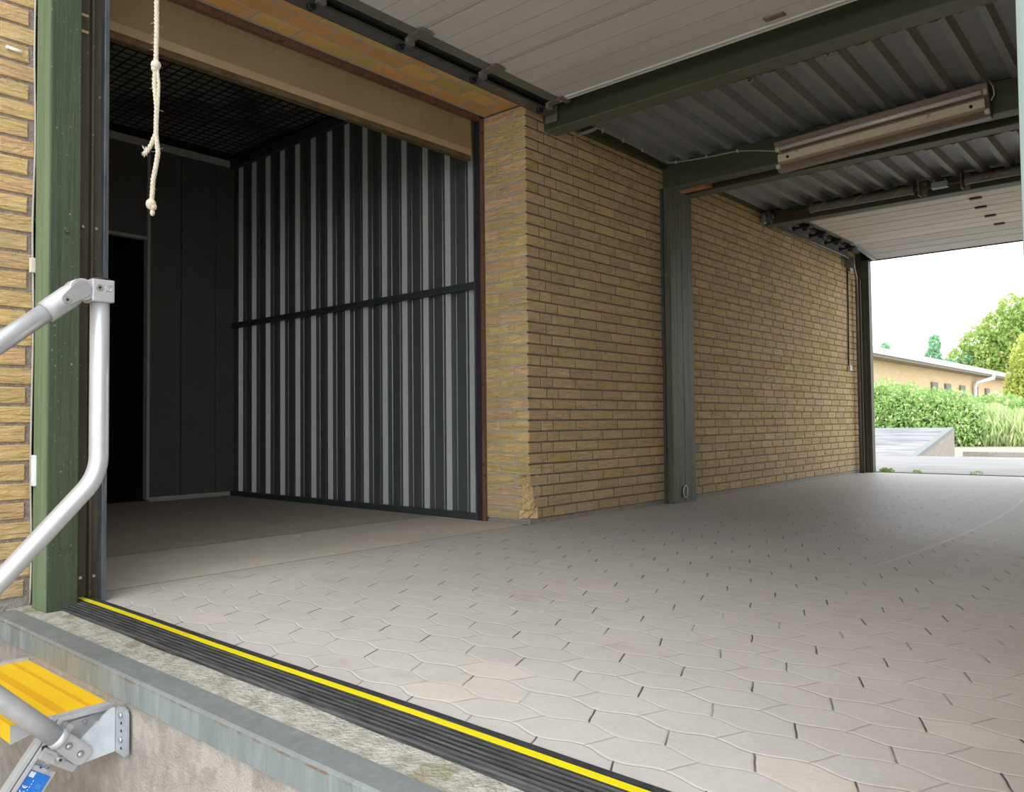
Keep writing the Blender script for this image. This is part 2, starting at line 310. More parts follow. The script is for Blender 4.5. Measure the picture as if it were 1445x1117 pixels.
# ------------------------------------------------------------------ mesh helpers
class B:
    def __init__(s): s.bm = bmesh.new(); s.mi = 0
    def box(s, a, b, bev=0.0, rot=None, piv=None, mi=None):
        a = Vector(a); b = Vector(b)
        r = bmesh.ops.create_cube(s.bm, size=1.0)
        vs = r['verts']; c = (a + b) / 2; d = b - a
        for v in vs: v.co = Vector((v.co.x * d.x, v.co.y * d.y, v.co.z * d.z)) + c
        if rot is not None:
            bmesh.ops.rotate(s.bm, verts=vs, cent=Vector(piv) if piv else c, matrix=rot)
        fs = {f for v in vs for f in v.link_faces}
        for f in fs: f.material_index = s.mi if mi is None else mi
        if bev > 0:
            es = list({e for v in vs for e in v.link_edges})
            bmesh.ops.bevel(s.bm, geom=es, offset=bev, segments=2, affect='EDGES', profile=.6)
        return s
    def tube(s, pts, r, n=12, caps=True, smooth=True):
        pts = [Vector(p) for p in pts]; rings = []
        up = Vector((0, 0, 1)); prev = None
        for i, p in enumerate(pts):
            d = (pts[min(i + 1, len(pts) - 1)] - pts[max(i - 1, 0)]).normalized()
            if prev is None:
                a = d.cross(up if abs(d.z) < .95 else Vector((1, 0, 0))).normalized()
            else:
                a = (prev - d * prev.dot(d)).normalized()
            prev = a; bb = d.cross(a)
            rr = r[i] if isinstance(r, (list, tuple)) else r
            rings.append([s.bm.verts.new(p + rr * (math.cos(2 * math.pi * k / n) * a + math.sin(2 * math.pi * k / n) * bb)) for k in range(n)])
        for i in range(len(rings) - 1):
            for k in range(n):
                f = s.bm.faces.new((rings[i][k], rings[i][(k + 1) % n], rings[i + 1][(k + 1) % n], rings[i + 1][k])); f.smooth = smooth; f.material_index = s.mi
        if caps:
            for ring in (rings[0][::-1], rings[-1]):
                f = s.bm.faces.new(ring); f.material_index = s.mi
        return s
    def prism(s, poly, ax, lo, hi, bev=0.0, mi=None):
        """poly: 2D points in the two other axes (cyclic order), extruded along ax"""
        def P(u, v, w):
            return {'x': Vector((w, u, v)), 'y': Vector((u, w, v)), 'z': Vector((u, v, w))}[ax]
        A = [s.bm.verts.new(P(u, v, lo)) for u, v in poly]; C = [s.bm.verts.new(P(u, v, hi)) for u, v in poly]
        fs = [s.bm.faces.new(A[::-1]), s.bm.faces.new(C)]
        n = len(poly)
        for i in range(n): fs.append(s.bm.faces.new((A[i], A[(i + 1) % n], C[(i + 1) % n], C[i])))
        for f in fs: f.material_index = s.mi if mi is None else mi
        if bev > 0:
            bmesh.ops.bevel(s.bm, geom=list({e for f in fs for e in f.edges}), offset=bev, segments=2, affect='EDGES')
        return s
    def ball(s, c, r, sub=2, sc=(1, 1, 1)):
        q = bmesh.ops.create_icosphere(s.bm, subdivisions=sub, radius=r)
        for v in q['verts']: v.co = Vector((v.co.x * sc[0], v.co.y * sc[1], v.co.z * sc[2])) + Vector(c)
        for f in {f for v in q['verts'] for f in v.link_faces}: f.smooth = True; f.material_index = s.mi
        return s
    def quad(s, *ps):
        f = s.bm.faces.new([s.bm.verts.new(Vector(p)) for p in ps]); f.material_index = s.mi; return f

def children(o): return [c for c in bpy.data.objects if c.parent == o]
def put(name, b, mats, parent=None, origin=None, kind=None):
    bm = b.bm if isinstance(b, B) else b
    bmesh.ops.recalc_face_normals(bm, faces=bm.faces)
    me = bpy.data.meshes.new(name); bm.to_mesh(me); bm.free()
    for m in (mats if isinstance(mats, (list, tuple)) else [mats]): me.materials.append(M[m])
    co = [v.co for v in me.vertices]
    if origin is None:
        lo = [min(c[i] for c in co) for i in range(3)]; hi = [max(c[i] for c in co) for i in range(3)]
        origin = Vector([(lo[i] + hi[i]) / 2 for i in range(2)] + [lo[2]])
    origin = Vector(origin); me.transform(Matrix.Translation(-origin))
    o = bpy.data.objects.new(name, me); COL.objects.link(o)
    if parent is not None:
        o.parent = parent
        w = Vector((0, 0, 0)); p = parent
        while p is not None: w += p.location; p = p.parent
        o.location = origin - w
    else: o.location = origin
    if kind: o['kind'] = kind
    return o
def tag(o, label, cat, group=None):
    o['label'] = label; o['category'] = cat
    if group: o['group'] = group
    return o
def thing(name, loc, label, cat, group=None):
    o = bpy.data.objects.new(name, None); COL.objects.link(o); o.location = loc; o.empty_display_size = .05
    return tag(o, label, cat, group)
def struct(name, b, mats, parent=None): return put(name, b, mats, parent, kind='structure')
def copy_tree(o, parent=None):
    c = o.copy(); COL.objects.link(c); c.parent = parent
    for ch in children(o): copy_tree(ch, c)
    return c

# ------------------------------------------------------------------ camera
yaw, pit, rol = 0.7196, 0.0331, -0.0101
fw = Vector((-math.sin(yaw) * math.cos(pit), math.cos(yaw) * math.cos(pit), math.sin(pit)))
rr_ = Vector((math.cos(yaw), math.sin(yaw), 0)); uu_ = rr_.cross(fw)
r2 = rr_ * math.cos(rol) + uu_ * math.sin(rol); u2 = -rr_ * math.sin(rol) + uu_ * math.cos(rol)
cam = bpy.data.cameras.new('camera'); co = bpy.data.objects.new('camera', cam); COL.objects.link(co)
mw = Matrix((r2, u2, -fw)).transposed().to_4x4(); mw.translation = Vector((3.1128, -3.7046, .5883))
co.matrix_world = mw
cam.sensor_fit = 'HORIZONTAL'; cam.sensor_width = 36; cam.lens = 1130.4758 / 1445 * 36
cam.clip_start = .05; cam.clip_end = 400
SC.camera = co

# ------------------------------------------------------------------ bricks
def brick_colors(kind):
    r = R()
    if kind == 'soffit':
        c = (.76, .45, .14) if r < .5 else (.66, .46, .14) if r < .72 else (.74, .38, .13)
    elif kind == 'left':
        c = (.56, .385, .155) if r < .75 else (.52, .33, .15)
    elif kind == 'return':
        c = (.82, .57, .235) if r < .6 else (.84, .53, .27) if r < .8 else (.75, .56, .23)
    else:
        c = (.63, .455, .235) if r < .5 else (.605, .425, .235) if r < .84 else (.64, .47, .22) if r < .96 else (.58, .42, .16)
    k = .90 + .2 * R(); return (c[0] * k, c[1] * k, c[2] * k, 1)

def brick_face(bm, lay, O, U, V, N, u0, u1, v0, v1, rel, kind, j=.0012):
    def p(u, v, n): return O + U * (u + (R() - .5) * 2 * j) + V * (v + (R() - .5) * 2 * j) + N * (n + (R() - .5) * j)
    b0 = [O + U * u + V * v for u, v in ((u0, v0), (u1, v0), (u1, v1), (u0, v1))]
    e = .0025
    t0 = [p(u, v, rel - .002) for u, v in ((u0, v0), (u1, v0), (u1, v1), (u0, v1))]
    t1 = [p(u, v, rel) for u, v in ((u0 + e, v0 + e), (u1 - e, v0 + e), (u1 - e, v1 - e), (u0 + e, v1 - e))]
    L = [[bm.verts.new(q) for q in ring] for ring in (b0, t0, t1)]
    fs = []
    for a in range(2):
        for i in range(4): fs.append(bm.faces.new((L[a][i], L[a][(i + 1) % 4], L[a + 1][(i + 1) % 4], L[a + 1][i])))
    fs.append(bm.faces.new(L[2])); col = brick_colors(kind)
    for f in fs:
        f.material_index = 0
        for l in f.loops: l[lay] = col

def brick_wall(name, O, U, V, N, rows, extents, rel, kind, mats, H=.0667, M_=.012, parent=None):
    """rows: list of lists of (u0,u1); extents: mortar rectangles (u0,u1,v0,v1)"""
    bm = bmesh.new(); lay = bm.loops.layers.float_color.new('Col')
    O, U, V, N = Vector(O), Vector(U), Vector(V), Vector(N)
    for ri, row in enumerate(rows):
        for (u0, u1) in row:
            brick_face(bm, lay, O, U, V, N, u0, u1, ri * H + M_ / 2, (ri + 1) * H - M_ / 2, rel, kind)
    for (u0, u1, v0, v1) in extents:
        f = bm.faces.new([bm.verts.new(O + U * u + V * v) for u, v in ((u0, v0), (u1, v0), (u1, v1), (u0, v1))])
        f.material_index = 1
        for l in f.loops: l[lay] = (.2, .2, .2, 1)
    return bm

# ---- long side wall (plane x = 0)
rows = []
YE = 5.98
for r in range(39):
    g = []
    if r % 2 == 0: edges = [0, .12] + [k * .24 for k in range(1, 26)]
    elif r % 4 == 3: edges = [0, .18] + [.06 + k * .24 for k in range(1, 26)]
    else: edges = [0, .18] + [.18 + k * .24 for k in range(1, 26)]
    edges = sorted(set(round(e, 3) for e in edges if e < YE - .03)) + [YE + .006]
    for a, b in zip(edges, edges[1:]):
        u0 = a + (.006 if a > 0 else 0.0); u1 = b - .006
        if r < 1 and a < .01: u0 = .075
        elif r < 2 and a < .01: u0 = .04
        elif r < 3 and a < .01: u0 = .03
        elif r < 4 and a < .01: u0 = .008
        if u1 - u0 > .015: g.append((u0, u1))
    rows.append(g)
bm = brick_wall('w', (-.0055, 0, 0), (0, 1, 0), (0, 0, 1), (1, 0, 0), rows, [(.09, YE, -.002, .27), (.01, YE, .27, 2.62)], .0055, 'wall', None)
struct('wall_right_of_opening', bm, ['brick', 'mortar'])
# ---- return face (plane y = 0)
rows = []
for r in range(38):
    cut = {0: .085, 1: .062, 2: .06, 3: .025}.get(r, 0)
    if r % 2 == 0: rows.append([(.0, .108), (.120, .348 - cut)])
    else: rows.append([(.0, .228), (.240, .348 - cut)])
bm = brick_wall('w', (-.348, .003, 0), (1, 0, 0), (0, 0, 1), (0, -1, 0), rows, [(-.012, .25, -.002, .27), (-.012, .338, .27, 2.535)], .003, 'return', None)
struct('wall_return', bm, ['brick', 'mortar_light'])
# broken corner
b = B()
def chip_grid(A0, A1, z0, z1, jit, nx=7, nz=5, bulge=.012):
    G = []
    nrm = Vector((A1[1] - A0[1], A0[0] - A1[0])).normalized()
    for i in range(nz + 1):
        g = []
        for k in range(nx + 1):
            t = k / nx; x = A0[0] + (A1[0] - A0[0]) * t; y = A0[1] + (A1[1] - A0[1]) * t
            e = 1 if 0 < k < nx else 0
            d = e * (bulge * math.sin(t * math.pi) + (R() - .5) * jit * 2)
            g.append(b.bm.verts.new((x + nrm.x * d, y + nrm.y * d, z0 + (z1 - z0) * i / nz + (R() - .5) * jit * .3)))
        G.append(g)
    for i in range(nz):
        for k in range(nx): b.bm.faces.new((G[i][k], G[i][k + 1], G[i + 1][k + 1], G[i + 1][k]))
    c = [b.bm.verts.new((A0[0], A1[1], z)) for z in (z0, z1)]
    b.bm.faces.new([*G[0][::-1], c[0]]); b.bm.faces.new([*G[-1], c[1]])
for r_, (cx_, u_) in enumerate(((.085, .075), (.062, .040), (.060, .030), (.025, .012))):
    chip_grid((-cx_, .002), (-.002, u_), r_ * .0667 - (.004 if r_ else -.004), (r_ + 1) * .0667 + .003, .009, 8, 5, .004 + .006 * R())
struct('trim_1', b, ['brick_chip'])
b = B(); b.prism([(-.108, .006), (-.108, .095), (-.009, .095), (-.009, .085), (-.09, .006)], 'z', -.002, .275)
struct('trim_12', b, ['mortar_light'])
# mortar base strip under the bricks
b = B(); b.box((-.12, .006, -.031), (-.006, YE, .006)); b.box((-.35, .008, -.031), (-.008, .10, .004))
for k in range(14):
    x_, y_ = -.09 + R() * .10, R() * .03 - .01; b.ball((x_, y_, -.026 + R() * .01), .008 + R() * .008, 1, (1.3, 1, .7))
struct('trim_2', b, ['render_grey'])
# wall body behind the faces (keeps the inner room dark)
b = B()
b.box((-.345, .096, -.03), (-.0105, YE, 2.62)); b.box((-.34, .01, .0), (-.11, .095, 2.53)); b.box((-.11, .02, .28), (-.03, .095, 2.53))
struct('wall_core', b, ['mortar'])

# ---- lintel soffit over the side opening, x -.348..0 , z 2.54
rows = []
for r in range(3):
    g = []; e = -.12 if r % 2 else 0.0; y = e
    while y < 2.75:
        g.append((max(y + .006, 0), min(y + .234, 2.72))); y += .24
    rows.append(g)
bm = brick_wall('s', (-.335, 0, 2.54), (0, -1, 0), (1, 0, 0), (0, 0, -1), rows, [(-.0, 2.72, -.013, .348)], .0015, 'soffit', None, H=.116)
struct('trim_3', bm, ['brick_soffit', 'mortar_light'])
b = B(); b.box((-.345, -2.8, 2.545), (-.002, .09, 3.3)); struct('wall_lintel', b, ['mortar'])

# ---- outer facade left of the dock (plane x = 0, y < -2.72)
rows = []
YL = -2.704
for r in range(50):
    g = []
    e = 0.02 if r % 2 == 0 else 0.0
    y = YL - e; first = True
    while y > -6:
        w = .228 if not (first and r % 2) else .108
        g.append((-(y), -(y - w))); y -= w + .012; first = False
    rows.append([(a - 2.7, c - 2.7) for a, c in g])
bm = brick_wall('l', (-.008, -2.7, -.0), (0, -1, 0), (0, 0, 1), (1, 0, 0), rows, [(.001, 3.3, -.0, 3.3)], .008, 'left', None)
struct('wall_left', bm, ['brick_rough', 'mortar_left'])
b = B(); b.box((-.35, -6, -1.05), (-.009, -2.701, 3.3)); b.box((-.009, -6, -1.05), (.012, -2.835, -.001), .004)
struct('wall_left_core', b, ['render_grey'])

# ------------------------------------------------------------------ floors and grounds
def plane(name, x0, x1, y0, y1, z, mat, nx=1, ny=1):
    b = B(); b.box((x0, y0, z - .05), (x1, y1, z)); return struct(name, b, mat)
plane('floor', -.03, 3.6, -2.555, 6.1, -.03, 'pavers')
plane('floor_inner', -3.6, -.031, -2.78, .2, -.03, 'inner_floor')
b = B()   # dock retaining wall with its concrete ledge
b.box((.012, -2.83, -1.06), (6, -2.60, -.088)); struct('wall_dock', b, 'concrete')
b = B()
b.box((-.009, -2.775, -.09), (6, -2.556, -.0305)); struct('trim_4', b, 'ledge')
b = B()   # L-shaped galvanised cap
b.prism([(-2.838, -.088), (-2.838, -.030), (-2.832, -.024), (-2.765, -.024), (-2.765, -.032), (-2.829, -.032), (-2.829, -.088)], 'x', .055, 6)
struct('trim_5', b, 'steel_cap')
# yard
plane('ground_yard', -12, 26, -30, -2.6, -1.06, 'asphalt')
plane('ground_apron', -9, 14, 6.1, 10.7, -.032, 'apron')
plane('ground_far', -60, 40, 10.7, 90, -.15, 'gravel')
b = B(); b.box((.1, 6.085, -.034), (3.6, 6.125, -.022), .003); struct('trim_6', b, 'track_dark')
b = B(); b.box((-.55, 13.6, -.16), (12, 13.85, -.055), .01); struct('trim_7', b, 'concrete')
# ramp outside
rp = thing('concrete_ramp', (-4, 11.9, -.03), 'pale concrete ramp rising away just beyond the rear doorway', 'ramp')
b = B(); b.prism([(10.65, -.15), (10.65, -.030), (13.18, .405), (13.3, .405), (13.3, -.15)], 'x', -9, -.70); put('ramp_surface', b, 'ramp', rp)
b = B(); b.prism([(10.68, -.15), (10.68, -.030), (13.20, .412), (13.3, .412), (13.3, -.15)], 'x', -.70, -.62); put('side_wall', b, 'concrete', rp)
b = B(); b.prism([(10.62, -.032), (10.70, -.022), (13.22, .416), (13.22, .36), (10.7, -.09)], 'x', -.72, -.605); put('steel_edging', b, 'steel_cap', rp)

# ------------------------------------------------------------------ rubber threshold with yellow stripe
th = thing('rubber_threshold', (1.7, -2.61, -.03), 'black ribbed rubber threshold strip along the dock edge', 'threshold strip')
b = B(); N = 60
xs = [.09 + (3.3 - .09) * i / N for i in range(N + 1)]
prof = [(-2.665, -.029), (-2.655, -.020), (-2.600, -.012), (-2.560, -.010), (-2.548, -.028)]
ring = []
for x in xs:
    d = .003 * math.sin(x * 5) + .002 * math.sin(x * 13)
    ring.append([b.bm.verts.new((x, y + d * (1 if i in (0, 4) else .4), z)) for i, (y, z) in enumerate(prof)])
for a, c in zip(ring, ring[1:]):
    for k in range(4): b.bm.faces.new((a[k], a[k + 1], c[k + 1], c[k]))
put('ribbed_mat', b, 'ribbed', th)
def strip(y0, y1, z0, z1, h):
    b = B(); rg = []
    for x in xs:
        d = .0025 * math.sin(x * 4.3)
        rg.append([b.bm.verts.new(p) for p in ((x, y0 + d, z0), (x, y0 + d, z0 + h), (x, y1 + d, z1 + h), (x, y1 + d, z1))])
    for a, c in zip(rg, rg[1:]):
        for k in range(3): b.bm.faces.new((a[k], a[k + 1], c[k + 1], c[k]))
    return b
put('yellow_stripe', strip(-2.588, -2.572, -.0125, -.0115, .003), 'stripe', th)
put('rubber_lip', strip(-2.565, -2.553, -.012, -.012, .005), 'black_rubber', th)

# ------------------------------------------------------------------ green corner post (left of picture)
gp = thing('wooden_post', (.12, -2.655, -.03), 'weathered green timber post standing on the dock corner beside the aluminium handrail', 'post')
b = B(); b.box((.049, -2.7085, -.03), (.17, -2.612, 3.0), .003); put('post_body', b, 'green_wood', gp)
b = B(); b.box((.047, -2.712, -.029), (.166, -2.7075, 3.0)); b.box((.070, -2.7135, -.029), (.112, -2.711, 3.0)); put('board', b, 'green_wood_pale', gp)
for z in (.181, 1.262):
    b = B(); b.tube([(.168, -2.657, z), (.178, -2.657, z)], .009, 6, smooth=False); put('bolt', b, 'green_wood', gp)
def wtag(y, z0, z1, x0, lab, w=.020):
    b = B(); b.box((x0, y - w / 2, z0), (x0 + .010, y + w / 2, z1), .003); o = put('cable_clip', b, 'white_plastic')
    tag(o, lab, 'clip')
b = B(); b.box((.052, -2.722, .388), (.080, -2.7125, .493), .002)
b.mi = 1
for z in (.397, .484): b.tube([(.066, -2.7215, z), (.066, -2.7235, z)], .0025, 8)
tag(put('door_contact', b, ['white_plastic', 'bolt']), 'white plastic contact block screwed low on the green corner post', 'sensor')
b = B(); b.box((.012, -2.722, 1.128), (.030, -2.702, 1.18), .003)
tag(put('cable_clip', b, 'ivory'), 'small ivory clip at head height between left brick wall and green post', 'clip')
# thin cable down the joint
b = B(); pts = []
for i in range(40):
    z = -.02 + i * .07; pts.append((.014 + .002 * math.sin(i * .9), -2.7085 + .0025 * math.sin(i * .6), z))
b.tube(pts, .0035, 6); tag(put('cable', b, 'cable'), 'thin pale cable running down beside the green corner post', 'cable')
b = B(); b.tube([(.006, -2.79, 1.905), (.014, -2.75, 1.90)], .006, 8); b.ball((.006, -2.792, 1.905), .007)
tag(put('wall_plug', b, 'white_plastic'), 'short pale plug sticking out of the upper left bricks', 'plug')

# ------------------------------------------------------------------ steel door frame and vertical track beside the post
dt = thing('door_guide_rail', (.13, -2.56, -.03), 'dirty dark steel guide rail of the front overhead door, right of the green post', 'door track')
b = B(); b.box((.06, -2.611, -.03), (.140, -2.605, 2.55), .001); put('angle_edge', b, 'track_steel', dt)
b = B(); b.box((.095, -2.605, -.03), (.102, -2.556, 2.6), .001)
put('back_plate', b, 'dark_metal', dt)
b = B(); b.box((.09, -2.560, -.03), (.128, -2.552, 2.6), .002); b.box((.095, -2.552, -.03), (.104, -2.515, 2.6), .001); put('channel', b, 'dark_metal', dt)
b = B(); b.box((.085, -2.520, -.03), (.134, -2.503, 2.6), .002); put('outer_flange', b, 'edge_steel', dt)
for z in (2.06, 2.00): b = B(); b.box((.102, -2.600, z), (.106, -2.565, z + .010), .001); put('slotted_bracket', b, 'door_strip', dt)
for z in (.06, 1.3):
    for y in (-2.535, -2.58): b = B(); b.tube([(.102, y, z), (.108, y, z)], .0055, 8); put('bolt', b, 'bolt', dt)

# right-hand post, at the frame's edge
rp2 = thing('wooden_post', (3.01, -2.62, -.03), 'pale green timber post at the right edge of the dock opening', 'post')
b = B(); b.box((2.963, -2.70, -.03), (3.08, -2.58, 3.0), .004); put('post_body', b, 'post_pale', rp2)
b = B(); b.box((.001, -2.698, -.03), (.046, -2.60, 3.0)); struct('trim_gap_shade', b, 'black_rubber')  # black backing painting the shade in the gap between wall and post
# right-hand wall of the bay + header
b = B(); b.box((3.09, -2.75, -.03), (3.35, 6.1, 2.7)); struct('wall_right', b, 'far_brick')
b = B(); b.box((-.0, -2.74, 2.66), (3.35, -2.62, 3.2)); struct('wall_header', b, 'beam_green')
b = B(); b.box((3.35, -2.75, -1.06), (9, -2.6, 3.3)); struct('wall_front_right', b, 'far_brick')

# ------------------------------------------------------------------ left opening: red frame, raised door leaf
fr = thing('door_frame', (-.35, -1.3, -.03), 'red-brown rusty frame edging the side opening', 'door frame')
b = B(); b.box((-.374, -.018, -.03), (-.350, .001, 2.53), .002); put('jamb', b, 'rust_frame', fr)
b = B(); b.box((-.385, -2.75, 2.508), (-.350, -.036, 2.54), .002); put('head', b, 'rust_frame', fr)
b = B(); b.box((-.424, -.012, -.03), (-.375, .028, 2.6), .002)
put('guide_rail', b, 'black_rubber', fr)
b = B(); b.box((-.432, -.020, -.03), (-.4245, -.008, 2.6), .002); put('rail_edge', b, 'edge_steel', fr)
rd = thing('raised_door', (-.39, -1.35, 2.26), 'brown painted door leaf raised over the side opening', 'overhead door')
b = B(); b.box((-.43, -2.78, 2.325), (-.392, -.075, 3.1), .002); put('leaf', b, 'door_brown', rd)
b = B(); b.box((-.431, -2.78, 2.285), (-.3905, -.075, 2.325), .001); put('bottom_rail', b, 'door_strip', rd)
b = B(); b.box((-.440, -2.78, 2.256), (-.396, -.075, 2.284), .004); put('bottom_seal', b, 'seal', rd)

# ------------------------------------------------------------------ inner room
# corrugated wall, ribs vertical, along x at y ~ .05
def corrugated(x0, x1, pitch, prof, z0, z1, y, name, mat):
    b = B(); pts = []; x = x1
    while x > x0:
        for (u, d) in prof: pts.append((x - u * pitch, y + d))
        x -= pitch
    A = [b.bm.verts.new((px, py, z0)) for px, py in pts]; C = [b.bm.verts.new((px, py, z1)) for px, py in pts]
    for i in range(len(pts) - 1):
        f = b.bm.faces.new((A[i], A[i + 1], C[i + 1], C[i]))
        if pts[i][1] - pts[i + 1][1] > .02: f.material_index = 1  # flanks facing the opening take the painted-lit colour
    return struct(name, b, mat)
prof = [(0, .0), (.10, .0), (.22, .034), (.44, .034), (.46, .029), (.50, .029), (.52, .034), (.70, .034), (.776, .0), (.86, .0), (.885, -.004), (.915, -.004), (.94, 0)]
corrugated(-3.45, -.3545, .2195, prof, -.03, 2.93, .03, 'wall_corrugated', ['corr', 'corr_lit'])
cr = thing('wall_rail', (-2, .02, 1.45), 'horizontal dark green steel rail halfway up the corrugated wall', 'rail')
b = B(); b.box((-3.45, -.012, 1.452), (-.436, .030, 1.466), .002); b.box((-3.45, .0, 1.466), (-.436, .028, 1.498), .002); put('rail_angle', b, 'corr_rail', cr)
b = B(); b.box((-3.45, -.015, 2.88), (-.436, .03, 2.96), .003); struct('trim_8', b, 'corr_rail')
b = B(); b.box((-3.45, -.010, -.03), (-.436, .03, .012), .002); struct('baseboard_corrugated', b, 'corr_rail')
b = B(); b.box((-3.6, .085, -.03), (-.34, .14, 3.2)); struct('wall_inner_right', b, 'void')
# back wall of dark panels
bw = thing('partition_wall', (-3.47, -.3, -.03), 'dark grey panelled partition with pale frame at the back of the dark room', 'partition')
for (y0, y1) in ((-.725, -.452), (-.448, -.140), (-.136, .05)):
    b = B(); b.box((-3.52, y0 + .003, -.012), (-3.47, y1 - .003, 2.90), .004); put('panel', b, 'panel_dark', bw)
b = B(); b.box((-3.52, -2.78, 2.15), (-3.472, -.748, 2.90), .003); put('panel', b, 'panel_dark', bw)
b = B(); b.box((-3.53, -2.78, 2.895), (-3.455, .03, 2.955), .003); put('head_rail', b, 'panel_frame', bw)
b = B(); b.box((-3.525, -.745, -.012), (-3.455, -.722, 2.90), .002); put('mullion', b, 'panel_frame', bw)
b = B(); b.box((-3.525, -2.78, 2.125), (-3.460, -.745, 2.15), .002); put('transom', b, 'panel_frame', bw)
b = B(); b.box((-3.525, -.722, -.03), (-3.455, .03, .006), .002); put('sill_rail', b, 'panel_frame', bw)
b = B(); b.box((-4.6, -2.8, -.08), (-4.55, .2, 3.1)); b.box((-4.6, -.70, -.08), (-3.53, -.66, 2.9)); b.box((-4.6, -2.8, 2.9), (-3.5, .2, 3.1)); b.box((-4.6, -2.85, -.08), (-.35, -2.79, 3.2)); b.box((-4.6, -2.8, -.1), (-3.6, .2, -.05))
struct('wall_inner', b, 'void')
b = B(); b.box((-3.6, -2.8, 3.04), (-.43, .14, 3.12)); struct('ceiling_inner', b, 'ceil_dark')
b = B()
y = -2.75
while y < .03: b.box((-3.45, y - .003, 2.97), (-.45, y + .003, 2.976)); y += .075
x = -3.42
while x < -.45: b.box((x - .003, -2.78, 2.976), (x + .003, .03, 2.982)); x += .075
tag(put('wire_mesh', b, 'mesh'), 'dark square wire mesh hung under the ceiling of the dark room', 'wire mesh')

# ------------------------------------------------------------------ timber beams, column, roof deck
def beam(y0, y1, z0, z1, label, x0=-.01, grp=None):
    t = thing('roof_beam', (1.5, (y0 + y1) / 2, z0), label, 'beam', grp)
    b = B(); b.box((x0, y0, z0 + .004), (3.09, y1, z1), .004); put('beam_body', b, 'beam_green', t)
    b = B(); b.box((x0, y0 + .003, z0), (3.09, y1 - .003, z0 + .004)); put('underside', b, 'beam_under', t)
    return t
b1 = beam(.175, .30, 2.41, 2.62, 'dark green timber cross beam nearest the viewer, behind the white door panels', x0=0.0)
beam(1.60, 1.71, 2.345, 2.535, 'dark green cross beam carrying the fluorescent light fitting', x0=.01)
beam(1.86, 1.975, 2.345, 2.535, 'dark green cross beam directly behind the one with the light fitting', x0=.01)
beam(3.45, 3.58, 2.40, 2.53, 'dark green cross beam behind the torsion springs', x0=.0)
# gnawed timber strips along the back of beams
for (x0, x1, y, z, lab) in ((1.0, 2.42, .315, 2.43, 'splintered brown batten along the back edge of the nearest beam'), (.9, 2.3, 1.99, 2.36, 'dark rough batten behind the second beam pair')):
    b = B(); n = 60; rg = []
    for i in range(n + 1):
        x = x0 + (x1 - x0) * i / n; h = .008 + .012 * R() * (1 if i % 7 else .3)
        rg.append([b.bm.verts.new(p) for p in ((x, y - .014, z + .07), (x, y - .014, z - h * .5), (x, y + .006 + .004 * R(), z - h), (x, y + .012, z + .07))])
    for a, c in zip(rg, rg[1:]):
        for k in range(4): b.bm.faces.new((a[k], a[(k + 1) % 4], c[(k + 1) % 4], c[k]))
    b.bm.faces.new(rg[0]); b.bm.faces.new(rg[-1])
    tag(put('timber_batten', b, 'seal'), lab, 'batten')
b = B()  # torn orange wood between the twin beams
rg = []
for i in range(14):
    x = .03 + i * .020; dz = .05 * (1 - i / 13) + .008 * R()
    rg.append([b.bm.verts.new(p) for p in ((x, 1.715, 2.40), (x, 1.715, 2.352), (x, 1.78, 2.352 - dz * .35), (x, 1.855, 2.36), (x, 1.855, 2.42))])
for a, c in zip(rg, rg[1:]):
    for k in range(5): b.bm.faces.new((a[k], a[(k + 1) % 5], c[(k + 1) % 5], c[k]))
b.bm.faces.new(rg[0]); b.bm.faces.new(rg[-1])
tag(put('wood_splinter', b, 'orange_wood'), 'torn orange wood end wedged between the twin beams above the column', 'wood')
# column made of boards
cl = thing('timber_column', (.05, 1.76, -.03), 'dark green boarded timber column standing against the brick wall', 'column')
for i, (y0, y1) in enumerate(((1.585, 1.672), (1.674, 1.757), (1.759, 1.842), (1.844, 1.925))):
    b = B(); b.box((.012, y0, -.03), (.072 - .001 * (i % 2), y1, 2.345), .003); put('board', b, 'column_green', cl)
b = B(); b.box((.001, 1.566, -.03), (.022, 1.584, 2.345), .002); put('side_strip', b, 'track_dark', cl)
b = B(); b.box((.008, 1.575, .0), (.0725, 1.5845, .25), .002); put('worn_foot', b, 'column_green', cl)
# oval socket
so = thing('pipe_outlet', (.075, 1.75, .06), 'oval grey pipe outlet at the foot of the green column', 'outlet')
b = B(); pts = [(.078, 1.745 + .032 * math.cos(a), .052 + .045 * math.sin(a)) for a in [k * 2 * math.pi / 24 for k in range(25)]]
b.tube(pts, .004, 6, caps=False); put('rim', b, 'galv', so)
b = B(); A = [b.bm.verts.new((.076, 1.745 + .03 * math.cos(a), .052 + .043 * math.sin(a))) for a in [k * 2 * math.pi / 24 for k in range(24)]]; b.bm.faces.new(A)
put('cover', b, 'column_green', so)
# trim along the wall top
b = B(); b.box((-.02, .30, 2.497), (.045, 1.60, 2.585), .003); b.box((-.02, 1.975, 2.505), (.045, 3.45, 2.57), .003)
struct('trim_9', b, 'beam_green')
